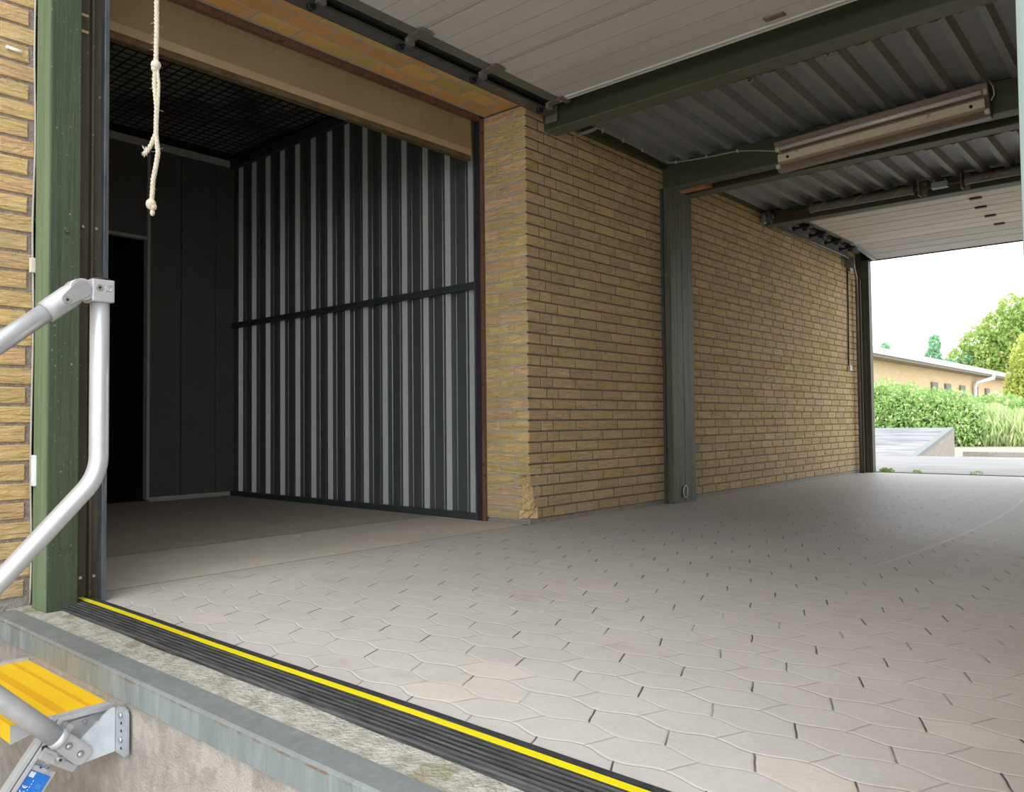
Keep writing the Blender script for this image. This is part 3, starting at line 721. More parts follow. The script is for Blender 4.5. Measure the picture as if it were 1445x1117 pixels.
# roof deck: ribs run along y
def deck(y0, y1, z0, z1, name, xoff):
    b = B(); pitch = .176; pts = []; x = -.05 + xoff
    while x < 3.3:
        pts += [(x, 0), (x + .010, -.050), (x + .050, -.050), (x + .066, 0)]; x += pitch
    A = [b.bm.verts.new((px, y0, z0 + d)) for px, d in pts]; C = [b.bm.verts.new((px, y1, z1 + d)) for px, d in pts]
    for i in range(len(pts) - 1): b.bm.faces.new((A[i], A[i + 1], C[i + 1], C[i]))
    return struct(name, b, 'deck')
deck(.05, 1.70, 2.655, 2.575, 'ceiling_deck_front', .05)
deck(1.86, 6.1, 2.572, 2.572, 'ceiling_deck_rear', .05)
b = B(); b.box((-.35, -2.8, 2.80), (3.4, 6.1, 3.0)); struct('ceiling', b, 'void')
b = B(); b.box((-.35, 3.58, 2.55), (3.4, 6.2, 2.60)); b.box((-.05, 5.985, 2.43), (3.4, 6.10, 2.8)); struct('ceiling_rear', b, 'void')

# ------------------------------------------------------------------ front sectional door stored under the ceiling
fd = thing('sectional_door', (1.6, -1.3, 2.5), 'large dusty white sectional door parked under the ceiling nearest the viewer', 'overhead door')
seams = [-2.64, -2.138, -1.612, -1.086, -.56, .035]
for y0, y1 in zip(seams, seams[1:]):
    b = B(); b.box((.245, y0 + .002, 2.50), (2.94, y1 - .002, 2.54), .002)
    p = put('door_panel', b, 'door_white', fd)
    b = B()
    for k in (1, 2, 3): yy = y0 + (y1 - y0) * k / 4; b.box((.25, yy - .0012, 2.4992), (2.935, yy + .0012, 2.5012))
    b.box((.25, y1 - .014, 2.4985), (2.935, y1 - .010, 2.5012)); b.box((.25, y1 - .030, 2.4988), (2.935, y1 - .028, 2.5012))
    put('groove', b, 'groove', p)
b = B(); b.box((.245, .0, 2.49), (2.94, .018, 2.50), .002); b.box((.245, .024, 2.488), (2.94, .034, 2.50), .002); put('top_rail', b, 'door_white', fd)
b = B(); b.box((.188, -2.64, 2.4985), (.262, .035, 2.545), .002); put('side_rail', b, 'rail_grey', fd)
for y in seams[1:-1] + [.02]:
    b = B(); b.box((.175, y - .028, 2.490), (.300, y + .028, 2.497), .002); b.box((.155, y - .022, 2.462), (.182, y + .022, 2.495), .003)
    b.box((.262, y - .045, 2.484), (.30, y + .045, 2.492), .003)
    h = put('hinge', b, 'grey_hinge', fd)
    b = B(); b.tube([(.10, y, 2.478), (.175, y, 2.478)], .006, 8); b.tube([(.085, y, 2.478), (.105, y, 2.478)], .020, 16); put('roller', b, 'black_plastic', h)
b = B(); b.box((1.55, -.085, 2.4915), (1.65, -.045, 2.499), .003); b.tube([(1.57, -.065, 2.488), (1.57, -.065, 2.493)], .008, 8); b.tube([(1.63, -.065, 2.488), (1.63, -.065, 2.493)], .008, 8)
put('latch_plate', b, 'grey_hinge', fd)
# horizontal track
tk = thing('door_track', (.08, -1.2, 2.48), 'dark steel horizontal door track along the soffit bricks', 'door track')
b = B(); b.prism([(.040, 2.492), (.040, 2.486), (.118, 2.486), (.118, 2.500), (.112, 2.500), (.112, 2.492)], 'y', -2.55, .18); put('lower_flange', b, 'track_steel', tk)
b = B(); b.box((.034, -2.55, 2.486), (.040, .18, 2.56), .001); put('web', b, 'track_dark', tk)
b = B(); b.box((.040, -2.55, 2.535), (.125, .18, 2.541), .001); put('upper_flange', b, 'track_dark', tk)
for y in (-1.35, -1.1, -.85, -.5, -.2, .05): b = B(); b.tube([(.040, y, 2.512), (.046, y, 2.512)], .006, 8); put('bolt', b, 'bolt', tk)
b = B(); b.box((.03, .150, 2.44), (.125, .158, 2.56), .002); b.tube([(.085, .145, 2.475), (.085, .152, 2.475)], .009, 8); put('end_bracket', b, 'grey_hinge', tk)
b = B(); b.box((.125, -2.55, 2.55), (.20, .17, 2.556), .001); struct('trim_track_shade', b, 'black_rubber')  # black strip painting the shade in the gap beside the side rail
# lifting cable
b = B(); b.tube([(.018, -2.5, 2.505), (.018, .19, 2.500)], .0022, 6); tag(put('lift_cable', b, 'black_rubber'), 'thin black wire running beside the front door track', 'cable')
# wire tangle under beam end
b = B()
for k in range(5):
    pts = [(.16 + .03 * math.sin(a * 1.3 + k) + .03 * k, .315 + .012 * math.cos(a + k), 2.405 - .03 * abs(math.sin(a * .5 + k * .4))) for a in [i * .5 for i in range(14)]]
    b.tube(pts, .0035, 6)
tag(put('cable_bundle', b, 'grey_hinge'), 'tangle of grey cable under the wall end of the nearest beam', 'cable')
for x, lab in ((1.30, 'small hook under the nearest beam, nearer the wall'), (1.72, 'small hook under the nearest beam, further from the wall')):
    b = B(); pts = [(x + .02 * math.cos(a), .318, 2.405 + .016 * math.sin(a)) for a in [math.pi * (.9 + k * .18) for k in range(9)]]
    b.tube(pts, .004, 6); b.ball((x - .02, .318, 2.41), .010)
    tag(put('hook', b, 'grey_hinge'), lab, 'hook')

# cables on trim
b = B()
for k, (x, z) in enumerate(((.050, 2.575), (.050, 2.560))):
    b.tube([(x, .32, z + .006), (x, .8, z), (x, 1.2, z - .008), (x, 1.56, z - .022)], .004, 8)
b.tube([(.05, 1.56, 2.553), (.07, 1.588, 2.535), (.13, 1.592, 2.525), (.40, 1.592, 2.505), (.62, 1.592, 2.497), (.75, 1.592, 2.470), (.90, 1.59, 2.430), (.945, 1.585, 2.415)], .0045, 8)
b.mi = 1
for y in (.5, .75, 1.0, 1.25, 1.5): b.box((.044, y - .004, 2.549 - (y - .3) * .010), (.056, y + .004, 2.586 - (y - .3) * .012))
for x in (.13, .38, .62): b.box((x - .004, 1.586, 2.488 + (.62 - x) * .06), (x + .004, 1.6, 2.508 + (.62 - x) * .06))
tag(put('lamp_cable', b, ['cable', 'ivory']), 'cream twin cable clipped along the wall trim to the light fitting', 'cable')
b = B()
for z in (2.575, 2.56): b.tube([(.05, 1.99, z - .02), (.05, 3.2, z - .025)], .004, 8)
tag(put('wall_cable', b, 'cable'), 'pale twin cable on the trim behind the second beam pair', 'cable')

# ------------------------------------------------------------------ fluorescent light fitting
lf = thing('light_fitting', (1.56, 1.55, 2.3), 'old twin fluorescent light fitting with one tube, tilted on the second beam', 'light fitting')
tilt = Matrix.Rotation(-.040, 3, 'Y'); PV = Vector((1.56, 1.55, 2.40))
def lfput(name, b, mat, parent=None):
    bmesh.ops.rotate(b.bm, verts=b.bm.verts, cent=PV, matrix=tilt); return put(name, b, mat, parent or lf)
X0, X1 = .93, 2.19
b = B(); b.prism([(1.598, 2.300), (1.560, 2.300), (1.540, 2.318), (1.570, 2.345), (1.570, 2.425), (1.520, 2.455), (1.505, 2.478), (1.515, 2.482), (1.598, 2.475)], 'x', X0, X1); lfput('reflector', b, 'lamp_brown')
b = B(); b.prism([(1.575, 2.345), (1.525, 2.352), (1.518, 2.398), (1.560, 2.425), (1.575, 2.425)], 'x', X0 + .01, X1 - .02, .003); lfput('cover', b, 'lamp_cream')
b = B(); b.tube([(X0 + .03, 1.522, 2.440), (X1 - .03, 1.522, 2.440)], .014, 16); lfput('fluorescent_tube', b, 'tube_glass')
for x in (X0 + .012, X1 - .012):
    for z in (2.440, 2.322):
        b = B(); b.tube([(x - .012, 1.528, z), (x + .014, 1.528, z)], .018, 12); b.box((x - .010, 1.528, z - .014), (x + .010, 1.575, z + .014), .003); lfput('lamp_holder', b, 'ivory')
for x in (X0 + .08, X1 - .09):
    b = B(); b.tube([(x, 1.516, 2.372), (x, 1.524, 2.372)], .010, 12); lfput('screw', b, 'black_plastic')
b = B(); b.prism([(1.598, 2.296), (1.535, 2.296), (1.512, 2.33), (1.50, 2.482), (1.598, 2.482)], 'x', X1, X1 + .005); lfput('end_plate', b, 'seal')
b = B(); b.prism([(1.598, 2.292), (1.542, 2.292), (1.536, 2.300), (1.598, 2.300)], 'x', X0, X1); lfput('lower_lip', b, 'lamp_brown')
b = B(); b.prism([(1.500, 2.476), (1.598, 2.482), (1.598, 2.488), (1.500, 2.484)], 'x', X0, X1); lfput('upper_lip', b, 'lamp_brown')
b = B(); b.tube([(X1 + .004, 1.56, 2.50), (X1 + .022, 1.56, 2.47), (X1 + .024, 1.56, 2.42), (X1 + .006, 1.56, 2.39)], .004, 8); lfput('cable_tail', b, 'ivory')

# ------------------------------------------------------------------ rear door with torsion springs
ts = thing('torsion_spring_shaft', (1.2, 3.38, 2.40), 'torsion shaft with cable drum and grey springs above the rear door', 'spring shaft')
b = B(); b.tube([(.03, 3.38, 2.46), (2.9, 3.38, 2.46)], .011, 12); put('shaft', b, 'rust_shaft', ts)
b = B()
for x, r in ((.035, .056), (.043, .056), (.047, .048), (.092, .050), (.096, .060), (.108, .060)): pass
b.tube([(.028, 3.38, 2.46), (.036, 3.38, 2.46), (.0361, 3.38, 2.46), (.092, 3.38, 2.46), (.0921, 3.38, 2.46), (.104, 3.38, 2.46)], [.062, .062, .050, .052, .066, .066], 28)
b.tube([(.104, 3.38, 2.46), (.125, 3.38, 2.46)], [.026, .022], 16)
put('cable_drum', b, 'track_steel', ts)
def spring(x0, x1, markmat, marks):
    b = B(); n = 260
    pts = []
    rs = []
    for i in range(n + 1):
        x = x0 + (x1 - x0) * i / n; pts.append((x, 3.38, 2.46)); rs.append(.033 + .0016 * math.sin(i * 2.1))
    b.tube(pts, rs, 16); b.tube([(x0 - .012, 3.38, 2.46), (x0 + .012, 3.38, 2.46)], .038, 16, smooth=False); b.tube([(x1 - .012, 3.38, 2.46), (x1 + .012, 3.38, 2.46)], .038, 16, smooth=False)
    s = put('spring', b, 'spring', ts)
    for m0 in marks:
        b = B()
        pts = [(m0 + .035 * a, 3.38 - .0365 * math.cos(a - .9), 2.46 + .0365 * math.sin(a - .9)) for a in [k * .15 for k in range(15)]]
        b.tube(pts, .0035, 5); put('paint_line', b, markmat, s)
spring(.47, 1.30, 'yellow_mark', (.53, .83, 1.16)); spring(1.70, 2.7, 'red_mark', (1.80, 1.84, 2.2))
for x in (1.355, 1.665): b = B(); b.box((x - .004, 3.33, 2.40), (x + .004, 3.45, 2.52), .002); b.box((x - .004, 3.43, 2.39), (x + .045, 3.449, 2.525), .002); b.tube([(x + .03, 3.42, 2.42), (x + .03, 3.432, 2.42)], .01, 6); put('bearing_plate', b, 'grey_hinge', ts)
b = B(); b.box((1.445, 3.352, 2.435), (1.565, 3.408, 2.487), .006)
for x in (1.465, 1.545): b.tube([(x, 3.37, 2.480), (x, 3.37, 2.505)], .008, 6)
put('coupling', b, 'galv', ts)

rdoor = thing('sectional_door', (1.6, 4.8, 2.4), 'cream sectional door open above the far rear doorway', 'overhead door')
ys = [3.72, 4.038, 4.40, 4.80, 5.23]
for y0, y1 in zip(ys, ys[1:]):
    b = B(); b.box((.27, y0 + .002, 2.47), (2.96, y1 - .002, 2.505), .002); p = put('door_panel', b, 'door_white2', rdoor)
    b = B(); b.box((.275, y1 - .005, 2.468), (2.955, y1 + .001, 2.4705)); b.box((.275, (y0 + y1) / 2 - .002, 2.469), (2.955, (y0 + y1) / 2 + .002, 2.4705)); put('groove', b, 'groove', p)
b = B(); b.prism([(5.232, 2.470), (5.232, 2.505), (5.92, 2.450), (5.90, 2.405)], 'x', .27, 2.96, .002); lp = put('door_panel', b, 'door_white', rdoor)
for k in (.33, .62): b = B(); yk = 5.232 + (5.90 - 5.232) * k; zk = 2.470 - .065 * k; b.box((.275, yk - .003, zk - .0015), (2.955, yk + .003, zk + .001)); put('groove', b, 'groove', lp)
b = B(); b.prism([(5.895, 2.392), (5.895, 2.41), (5.93, 2.44), (5.93, 2.40)], 'x', .27, 2.96); put('bottom_seal', b, 'black_rubber', rdoor)
b = B(); b.prism([(5.1, 2.46), (5.1, 2.50), (5.45, 2.50), (5.93, 2.46), (5.91, 2.39), (5.60, 2.42)], 'x', .225, .268, .002); put('end_cap', b, 'galv', rdoor)
b = B(); b.box((.225, 3.72, 2.462), (.27, 5.1, 2.50), .002); put('side_rail', b, 'track_steel', rdoor)
for (x, y) in ((1.63, 4.038), (1.60, 4.40), (1.60, 4.80), (1.60, 5.22)):
    b = B(); b.box((x - .045, y - .03, 2.455), (x + .045, y + .012, 2.4695), .003); put('handle', b, 'black_plastic', rdoor)
for y in (3.95, 4.37, 4.80, 5.23):
    b = B(); b.box((.15, y - .05, 2.43), (.255, y + .035, 2.475), .006); b.box((.17, y - .02, 2.41), (.22, y + .05, 2.44), .004); b.tube([(.08, y, 2.448), (.16, y, 2.448)], .012, 8); b.tube([(.075, y, 2.448), (.095, y, 2.448)], .024, 14)
    put('hinge', b, 'black_plastic', rdoor)
rt = thing('door_track', (.06, 4.7, 2.4), 'galvanised track of the rear door curving down beside the far jamb', 'door track')
b = B(); b.tube([(.05, 3.50, 2.415), (.05, 5.45, 2.415), (.05, 5.62, 2.40), (.05, 5.76, 2.34), (.05, 5.84, 2.22), (.05, 5.865, 2.05), (.05, 5.87, -.03)], [.011] * 2 + [.012] * 3 + [.016, .018], 10)
put('rail', b, 'track_steel', rt)
b = B(); b.box((.03, 3.5, 2.44), (.036, 5.6, 2.49), .001); b.box((.036, 3.5, 2.478), (.13, 5.6, 2.484), .001); put('channel', b, 'track_steel', rt)
b = B(); b.box((.028, 5.86, -.03), (.085, 5.875, 2.2), .002); put('vertical_flange', b, 'dark_metal', rt)
b = B(); b.box((.001, 5.5, 2.34), (.01, 5.95, 2.46), .002); b.box((.01, 5.62, 2.30), (.10, 5.63, 2.42), .002); b.tube([(.02, 5.70, 2.33), (.045, 5.70, 2.33)], .055, 20); b.tube([(.045, 5.70, 2.33), (.06, 5.70, 2.33)], .02, 10)
put('pulley', b, 'grey_hinge', rt)
# far jamb posts
jm = thing('door_jamb', (.07, 6.02, -.03), 'dark grey-green timber jamb of the far rear doorway', 'jamb')
b = B(); b.box((-.02, 5.98, -.03), (.055, 6.09, 2.52), .003); put('inner_board', b, 'column_green', jm)
b = B(); b.box((.057, 5.985, -.03), (.098, 6.09, 2.52), .003); put('middle_board', b, 'column_green', jm)
b = B(); b.box((.10, 6.0, -.03), (.135, 6.10, 2.52), .003); put('outer_board', b, 'column_green', jm)
# wall conduit with box
b = B(); b.tube([(.012, 5.66, 2.38), (.012, 5.655, 1.8), (.012, 5.625, 1.2)], .009, 8); cd = tag(put('conduit', b, 'dark_metal'), 'thin brown conduit running down the brick wall near the rear doorway', 'conduit')
b = B(); b.box((.0, 5.61, 1.135), (.035, 5.67, 1.20), .004)
tag(put('switch_box', b, 'ivory'), 'small ivory switch box at the lower end of the wall conduit', 'switch')

# ------------------------------------------------------------------ rope
rope = thing('pull_rope', (.98, -2.71, 1.2), 'frayed cream pull rope hanging in the dock opening with a knotted end', 'rope')
C0 = Vector((3.1128, -3.7046, .5883))
def un(px, py, D): return C0 + D * (fw + (px - 722.5) / 1130.4758 * r2 - (py - 558.5) / 1130.4758 * u2)
def twist(path, r, name, n=6, turns=95, mat='rope'):
    P = [Vector(p) for p in path]
    # resample
    L = [0]
    for a, c in zip(P, P[1:]): L.append(L[-1] + (c - a).length)
    out = []; steps = max(8, int(L[-1] / .004))
    for i in range(steps + 1):
        s = L[-1] * i / steps; k = 0
        while k < len(L) - 2 and L[k + 1] < s: k += 1
        f = (s - L[k]) / max(1e-6, L[k + 1] - L[k]); out.append((P[k].lerp(P[k + 1], f), s))
    b = B()
    for st in range(3):
        pts = [p + Vector((math.cos(s * turns * 2 + st * 2.094), math.sin(s * turns * 2 + st * 2.094), 0)) * r * .5 for p, s in out]
        b.tube(pts, r * .62, n)
    return b
D = 2.2
main = [un(222, -330, D), un(222, -200, D), un(221, 0, D), un(221, 45, D), un(220, 92, D)]
put('upper_rope', twist(main, .0062, 'r'), 'rope', rope)
b = twist([un(219, 95, D), un(218, 120, D), un(221, 150, D), un(220, 190, D), un(223, 215, D), un(221, 228, D), un(216, 255, D), un(214, 285, D)], .0062, 'r')
put('lower_rope', b, 'rope', rope)
b = twist([un(222, 97, D), un(224, 118, D), un(223, 145, D), un(221, 175, D)], .0042, 'r'); put('loop_strand', b, 'rope', rope)
b = B(); b.ball(un(220, 92, D), .0135, 2, (1, 1, 1.1)); b.ball(un(218.5, 97, D), .010, 2); put('knot', b, 'rope', rope)
b = B(); b.ball(un(213, 288, D), .0135, 2, (1, 1, 1.2)); b.ball(un(216, 292, D), .010, 2); b.ball(un(215, 300, D), .008, 2, (.8, .8, 1.2)); put('end_knot', b, 'rope', rope)
b = twist([un(219, 190, D), un(214, 203, D), un(208, 213, D), un(203, 218, D)], .006, 'r')
for k in range(26):
    p = un(206 + R() * 4 - 2, 214 + R() * 5 - 2, D); q = un(199 + R() * 9, 205 + R() * 17, D - .01 + R() * .02); b.tube([p, p.lerp(q, .5) + Vector((0, 0, .002)), q], .0007, 4)
put('frayed_end', b, 'rope', rope)
for k in range(36):
    py = 20 + R() * 270; px = 221 - (py - 215) * .1 if py > 215 else 221
    p = un(px, py, D); q = un(px + (R() - .5) * 20, py + (R() - .3) * 12, D); b = B(); b.tube([p, q], .00035, 3); put('loose_fibre', b, 'rope', rope)

# ------------------------------------------------------------------ aluminium fold-out steps with handrail
stp = thing('dock_steps', (.68, -3.3, -1.06), 'aluminium access steps with yellow treads hung on the dock wall', 'steps')
def tread(y1, z):
    """y1: back edge, z: top"""
    T = bpy.data.objects.new('tread', None); COL.objects.link(T); T.parent = stp; T.location = Vector((.68, y1, z)) - stp.location
    y0 = y1 - .215
    b = B(); b.box((.402, y0, z - .004), (.964, y1, z), .0012); b.box((.402, y0 - .004, z - .042), (.964, y0, z - .0), .0015); put('yellow_top', b, 'yellow_step', T)
    b = B()
    for u, w_ in ((.098, .024), (.166, .012)): b = B(); b.box((.404, y0 + u, z - .002), (.962, y0 + u + w_, z + .0007)); put('grip_groove', b, 'yellow_dark', T)
    b = B(); b.box((.40, y1, z - .03), (.966, y1 + .006, z - .002), .001); b.box((.38, y0 - .01, z - .045), (.401, y1 + .004, z + .006), .002); put('frame', b, 'alu', T)
    b = B(); b.prism([(y0 - .004, z), (y0 - .004, z - .042), (y0 + .05, z - .028), (y0 + .10, z - .022), (y1 + .01, z - .03), (y1 + .02, z - .004), (y1 + .0, z)], 'x', .966, .970); put('end_plate', b, 'alu_cast', T)
    b = B(); b.prism([(y0 + .09, z - .003), (y0 + .09, z - .012), (y1 + .02, z - .016), (y1 + .026, z - .006), (y1 + .0, z - .001)], 'x', .966, .990, .001); put('top_flange', b, 'alu', T)
    return T
tread(-2.835, -.112)
for k in range(1, 4): tread(-2.835 - .205 * k, -.112 - .215 * k)
# stringers
dr = Vector((0, -.589, -.808)).normalized(); nr = Vector((0, dr.z, -dr.y))
def stringer(x0, x1, top, ln):
    T = bpy.data.objects.new('stringer', None); COL.objects.link(T); T.parent = stp; T.location = Vector((x0, top.y, top.z)) - stp.location
    def pl(off0, off1, xa, xb, s0=0, s1=ln):
        a = [top + dr * s0 + nr * off0, top + dr * s1 + nr * off0, top + dr * s1 + nr * off1, top + dr * s0 + nr * off1]
        return [(p.y, p.z) for p in a], xa, xb
    def mk(lst, nm, mat, par=T):
        b = B()
        for poly, xa, xb in lst: b.prism(poly, 'x', xa, xb, .0012)
        return put(nm, b, mat, par)
    mk([pl(-.020, .034, x0, x0 + (x1 - x0) * .4)], 'web', 'alu_cast')
    mk([pl(.012, .022, x0, x1)], 'middle_rib', 'alu'); mk([pl(.025, .037, x0, x1 - .002)], 'upper_rib', 'alu')
    mk([pl(-.024, -.010, x0, x1 - .004, 0, .095)], 'lower_rib', 'alu')
    return T, pl, mk
top = Vector((0, -2.941, -.128))
ST, pl, mk = stringer(.972, .998, top, 1.22)
stringer(.352, .378, top, 1.22)
# side connecting plate (triangular web) and diagonal slats
b = B(); b.prism([(-2.925, -.135), (-2.815, -.128), (-2.845, -.155), (-2.89, -.215), (-2.955, -.18)], 'x', .972, .978, .001); put('gusset', b, 'alu_cast', stp)
b = B(); b.prism([(-2.868, -.148), (-2.860, -.148), (-2.905, -.205), (-2.913, -.200)], 'x', .979, .992, .001); put('slat', b, 'alu', stp); b = B(); b.prism([(-2.835, -.145), (-2.828, -.142), (-2.885, -.212), (-2.892, -.210)], 'x', .979, .988, .001); put('slat', b, 'alu', stp)
for (y, z) in ((-2.845, -.138), (-2.895, -.142)): b = B(); b.tube([(.985, y, z), (.992, y, z)], .0045, 10); put('rivet', b, 'bolt', stp)
# clamp bar across the stringer with a bolt
b = B()
c = top + dr * .075
for o0, o1, x0, x1 in ((-.080, .016, .999, 1.008),):
    a = [c + dr * -.012 + nr * o1, c + dr * .016 + nr * o1, c + dr * .016 + nr * o0, c + dr * -.012 + nr * o0]
    b.prism([(p.y, p.z) for p in a], 'x', x0, x1, .002)
    a = [c + dr * -.002 + nr * o1, c + dr * .002 + nr * o1, c + dr * .002 + nr * o0, c + dr * -.002 + nr * o0]
    b.prism([(p.y, p.z) for p in a], 'x', x1, x1 + .003, .001)
put('clamp_bar', b, 'alu_cast', stp)
b = B(); q = c + nr * -.029; b.tube([(1.008, q.y, q.z), (1.018, q.y, q.z)], [.009, .0075], 14); b.tube([(1.008, q.y, q.z), (1.010, q.y, q.z)], .012, 16)
b.mi = 1; b.tube([(1.0178, q.y, q.z), (1.0186, q.y, q.z)], .0038, 6, smooth=False)
put('clamp_bolt', b, ['bolt', 'black_plastic'], stp)
# end plug and blue mark
b = B(); q = top + dr * .066 + nr * .014; b.box((.999, q.y - .006, q.z - .006), (1.003, q.y + .006, q.z + .006), .001); put('slot_plug', b, 'black_plastic', stp)
def on_plane(s, o, x):  # point on stringer face
    p = top + dr * s + nr * o; return Vector((x, p.y, p.z))
b = B()
cc = (.098, -.016)
for a0, a1 in ((30, 88), (150, 208), (270, 328)):
    pts = []
    A = [on_plane(cc[0] + .013 * math.cos(math.radians(a)), cc[1] + .013 * math.sin(math.radians(a)), .9925) for a in range(a0, a1 + 1, 10)]
    Cc = [on_plane(cc[0] + .008 * math.cos(math.radians(a)), cc[1] + .008 * math.sin(math.radians(a)), .9925) for a in range(a0, a1 + 1, 10)]
    for i in range(len(A) - 1): b.quad(A[i], A[i + 1], Cc[i + 1], Cc[i])
put('blue_mark', b, 'blue', stp)
# plate with the blue sticker
b = B(); a = [on_plane(s, o, 0) for s, o in ((.104, .010), (.40, .010), (.40, -.049), (.104, -.049))]
b.prism([(p.y, p.z) for p in a], 'x', .984, .9925, .001); put('cover_plate', b, 'alu_cast', stp)
b = B(); q = on_plane(.108, -.026, 0); b.tube([(.992, q.y, q.z), (.998, q.y, q.z)], .006, 12); put('screw', b, 'bolt', stp); b = B(); q = on_plane(.36, -.02, 0); b.tube([(.992, q.y, q.z), (.998, q.y, q.z)], .006, 12); put('screw', b, 'bolt', stp)
b = B(); b.quad(*[on_plane(s, o, .9935) for s, o in ((.116, .009), (.250, .009), (.250, -.043), (.116, -.043))]); stk = put('sticker', b, 'blue', stp)
def print_rect(s0, s1, o0, o1, nm='printed_block', mat='white_print'):
    b = B(); b.quad(*[on_plane(s, o, .9941) for s, o in ((s0, o0), (s1, o0), (s1, o1), (s0, o1))]); return put(nm, b, mat, stk)
for k in range(5):
    print_rect(.119 + k * .0024, .1205 + k * .0024, .007, -.006)
for k in range(7): print_rect(.134 + k * .007, .138 + k * .007, -.010, -.0112)
for k in range(5): print_rect(.182 + k * .009, .187 + k * .009, .004, -.008)
b = B()
for i in range(36):
    a0, a1 = i * math.pi / 18, (i + 1) * math.pi / 18
    b.quad(*[on_plane(.143 + r * math.cos(a), -.028 + r * math.sin(a), .9941) for r, a in ((.0125, a0), (.0125, a1), (.0118, a1), (.0118, a0))])
put('printed_ring', b, 'lightblue_print', stk)
for k in range(4): print_rect(.138 + k * .003, .1395 + k * .003, -.022, -.034, 'printed_line', 'lightblue_print')
# CE letters: built as arcs and bars
b = B()
def arc(cs, co_, r, w, a0, a1, n=14):
    for i in range(n):
        t0 = math.radians(a0 + (a1 - a0) * i / n); t1 = math.radians(a0 + (a1 - a0) * (i + 1) / n)
        b.quad(*[on_plane(cs + q * math.cos(t), co_ + q * math.sin(t), .9942) for q, t in ((r, t0), (r, t1), (r - w, t1), (r - w, t0))])
# reading direction runs up the stringer (-dr); letter height along nr
def U(s): return s
arc(.160, .0005, .0065, .0017, -80, 80); put('printed_letter', b, 'white_print', stk); b = B(); arc(.149, .0005, .0065, .0017, -80, 80)
b.quad(*[on_plane(s, o, .9942) for s, o in ((.1495, .0013), (.1545, .0013), (.1545, -.0003), (.1495, -.0003))])
put('printed_letter', b, 'white_print', stk)

# galvanised wall bracket
wb = thing('wall_bracket', (1.07, -2.84, -.21), 'galvanised bolted bracket fixing the steps to the dock wall', 'bracket')
b = B(); b.prism([(1.044, -.114), (1.052, -.104), (1.080, -.098), (1.098, -.102), (1.105, -.114), (1.105, -.207), (1.097, -.216), (1.044, -.216)], 'y', -2.846, -2.838, .0012); put('wall_flange', b, 'galv', wb)
b = B(); b.prism([(-2.846, -.106), (-2.856, -.108), (-2.872, -.124), (-2.880, -.140), (-2.887, -.142), (-2.930, -.186), (-2.945, -.215), (-2.925, -.234), (-2.846, -.214)], 'x', 1.036, 1.044, .0012)
for v in b.bm.verts: v.co.x += (v.co.y + 2.846) * .42
put('side_plate', b, 'galv', wb)
for z, r in ((-.118, .007), (-.137, .0035), (-.156, .0035), (-.177, .007), (-.198, .0035)):
    b = B(); b.tube([(1.078, -2.846, z), (1.078, -2.852 if r > .005 else -2.8475, z)], r, 12)
    put('bolt' if r > .005 else 'bolt_hole', b, 'bolt' if r > .005 else 'black_plastic', wb)

# handrail
hr = thing('handrail', (.95, -3.2, -.2), 'bent aluminium handrail tube of the dock steps with angled joint', 'handrail')
RX = .95; rT = .0232
def arcpts(c, r, a0, a1, n=12): return [(RX, c[0] + r * math.cos(math.radians(a0 + (a1 - a0) * i / n)), c[1] + r * math.sin(math.radians(a0 + (a1 - a0) * i / n))) for i in range(n + 1)]
# vertical tube, bend, descending tube
yv = -2.853
rb = .13; cen = (yv - rb, .515)
pts = [(RX, yv, .935), (RX, yv, .7)] + arcpts(cen, rb, 0, -43, 14)
e = Vector(pts[-1]); sd = Vector((0, -math.sin(math.radians(47)), -math.cos(math.radians(43)) * 1.0)); sd = Vector((0, -math.cos(math.radians(47)), -math.sin(math.radians(47))))
pts += [tuple(e + sd * k) for k in (.1, .3, .55, .72)] + [(RX, -3.44, -.155), (RX, -3.50, -.185), (RX, -3.57, -.19), (RX, -3.64, -.15), (RX, -3.70, -.06), (RX, -3.725, .04), (RX, -3.725, .14), (RX, -3.71, .215), (RX, -3.69, .262), (RX, -3.671, .292)]
b = B(); b.tube(pts, rT, 24); put('lower_tube', b, 'alu', hr)
ua = Vector((RX, -2.905, .935)); ud = Vector((0, -math.cos(math.radians(40)), -math.sin(math.radians(40))))
b = B(); b.tube([ua + ud * .05, ua + ud * .3, ua + ud * 1.0], rT, 24); put('upper_tube', b, 'alu', hr)
# fitting: square socket, neck, pivot and sleeve
b = B(); b.box((RX - .029, yv - .030, .908), (RX + .029, yv + .026, .966), .004); b.box((RX - .020, yv - .062, .914), (RX + .020, yv - .028, .958), .006); put('corner_socket', b, 'alu_cast', hr)
b = B(); b.tube([ua + ud * .10, ua + ud * .075, ua + ud * .03, ua + ud * -.0, ua - ud * .015], [.0275, .0285, .029, .026, .014], 24); b.tube([(RX - .026, ua.y, ua.z), (RX + .026, ua.y, ua.z)], .028, 28)
put('pivot_sleeve', b, 'alu_cast', hr)
b = B(); 
pol = []
for a in range(-90, 91, 15): 
    p = ua - ud * .0 + (-ud) * (.022 * math.cos(math.radians(a))) + Vector((0, ud.z, -ud.y)) * (.022 * math.sin(math.radians(a))); pol.append((p.y, p.z))
for a in range(90, 271, 15):
    p = ua + ud * .045 + (-ud) * (.014 * math.cos(math.radians(a))) + Vector((0, ud.z, -ud.y)) * (.014 * math.sin(math.radians(a))); pol.append((p.y, p.z))
b.prism(pol, 'x', RX + .022, RX + .0295, .001); put('pivot_face', b, 'alu_face', hr)
b = B(); b.tube([(RX, yv, .966), (RX, yv, .971)], .024, 24); put('end_cap', b, 'black_plastic', hr)
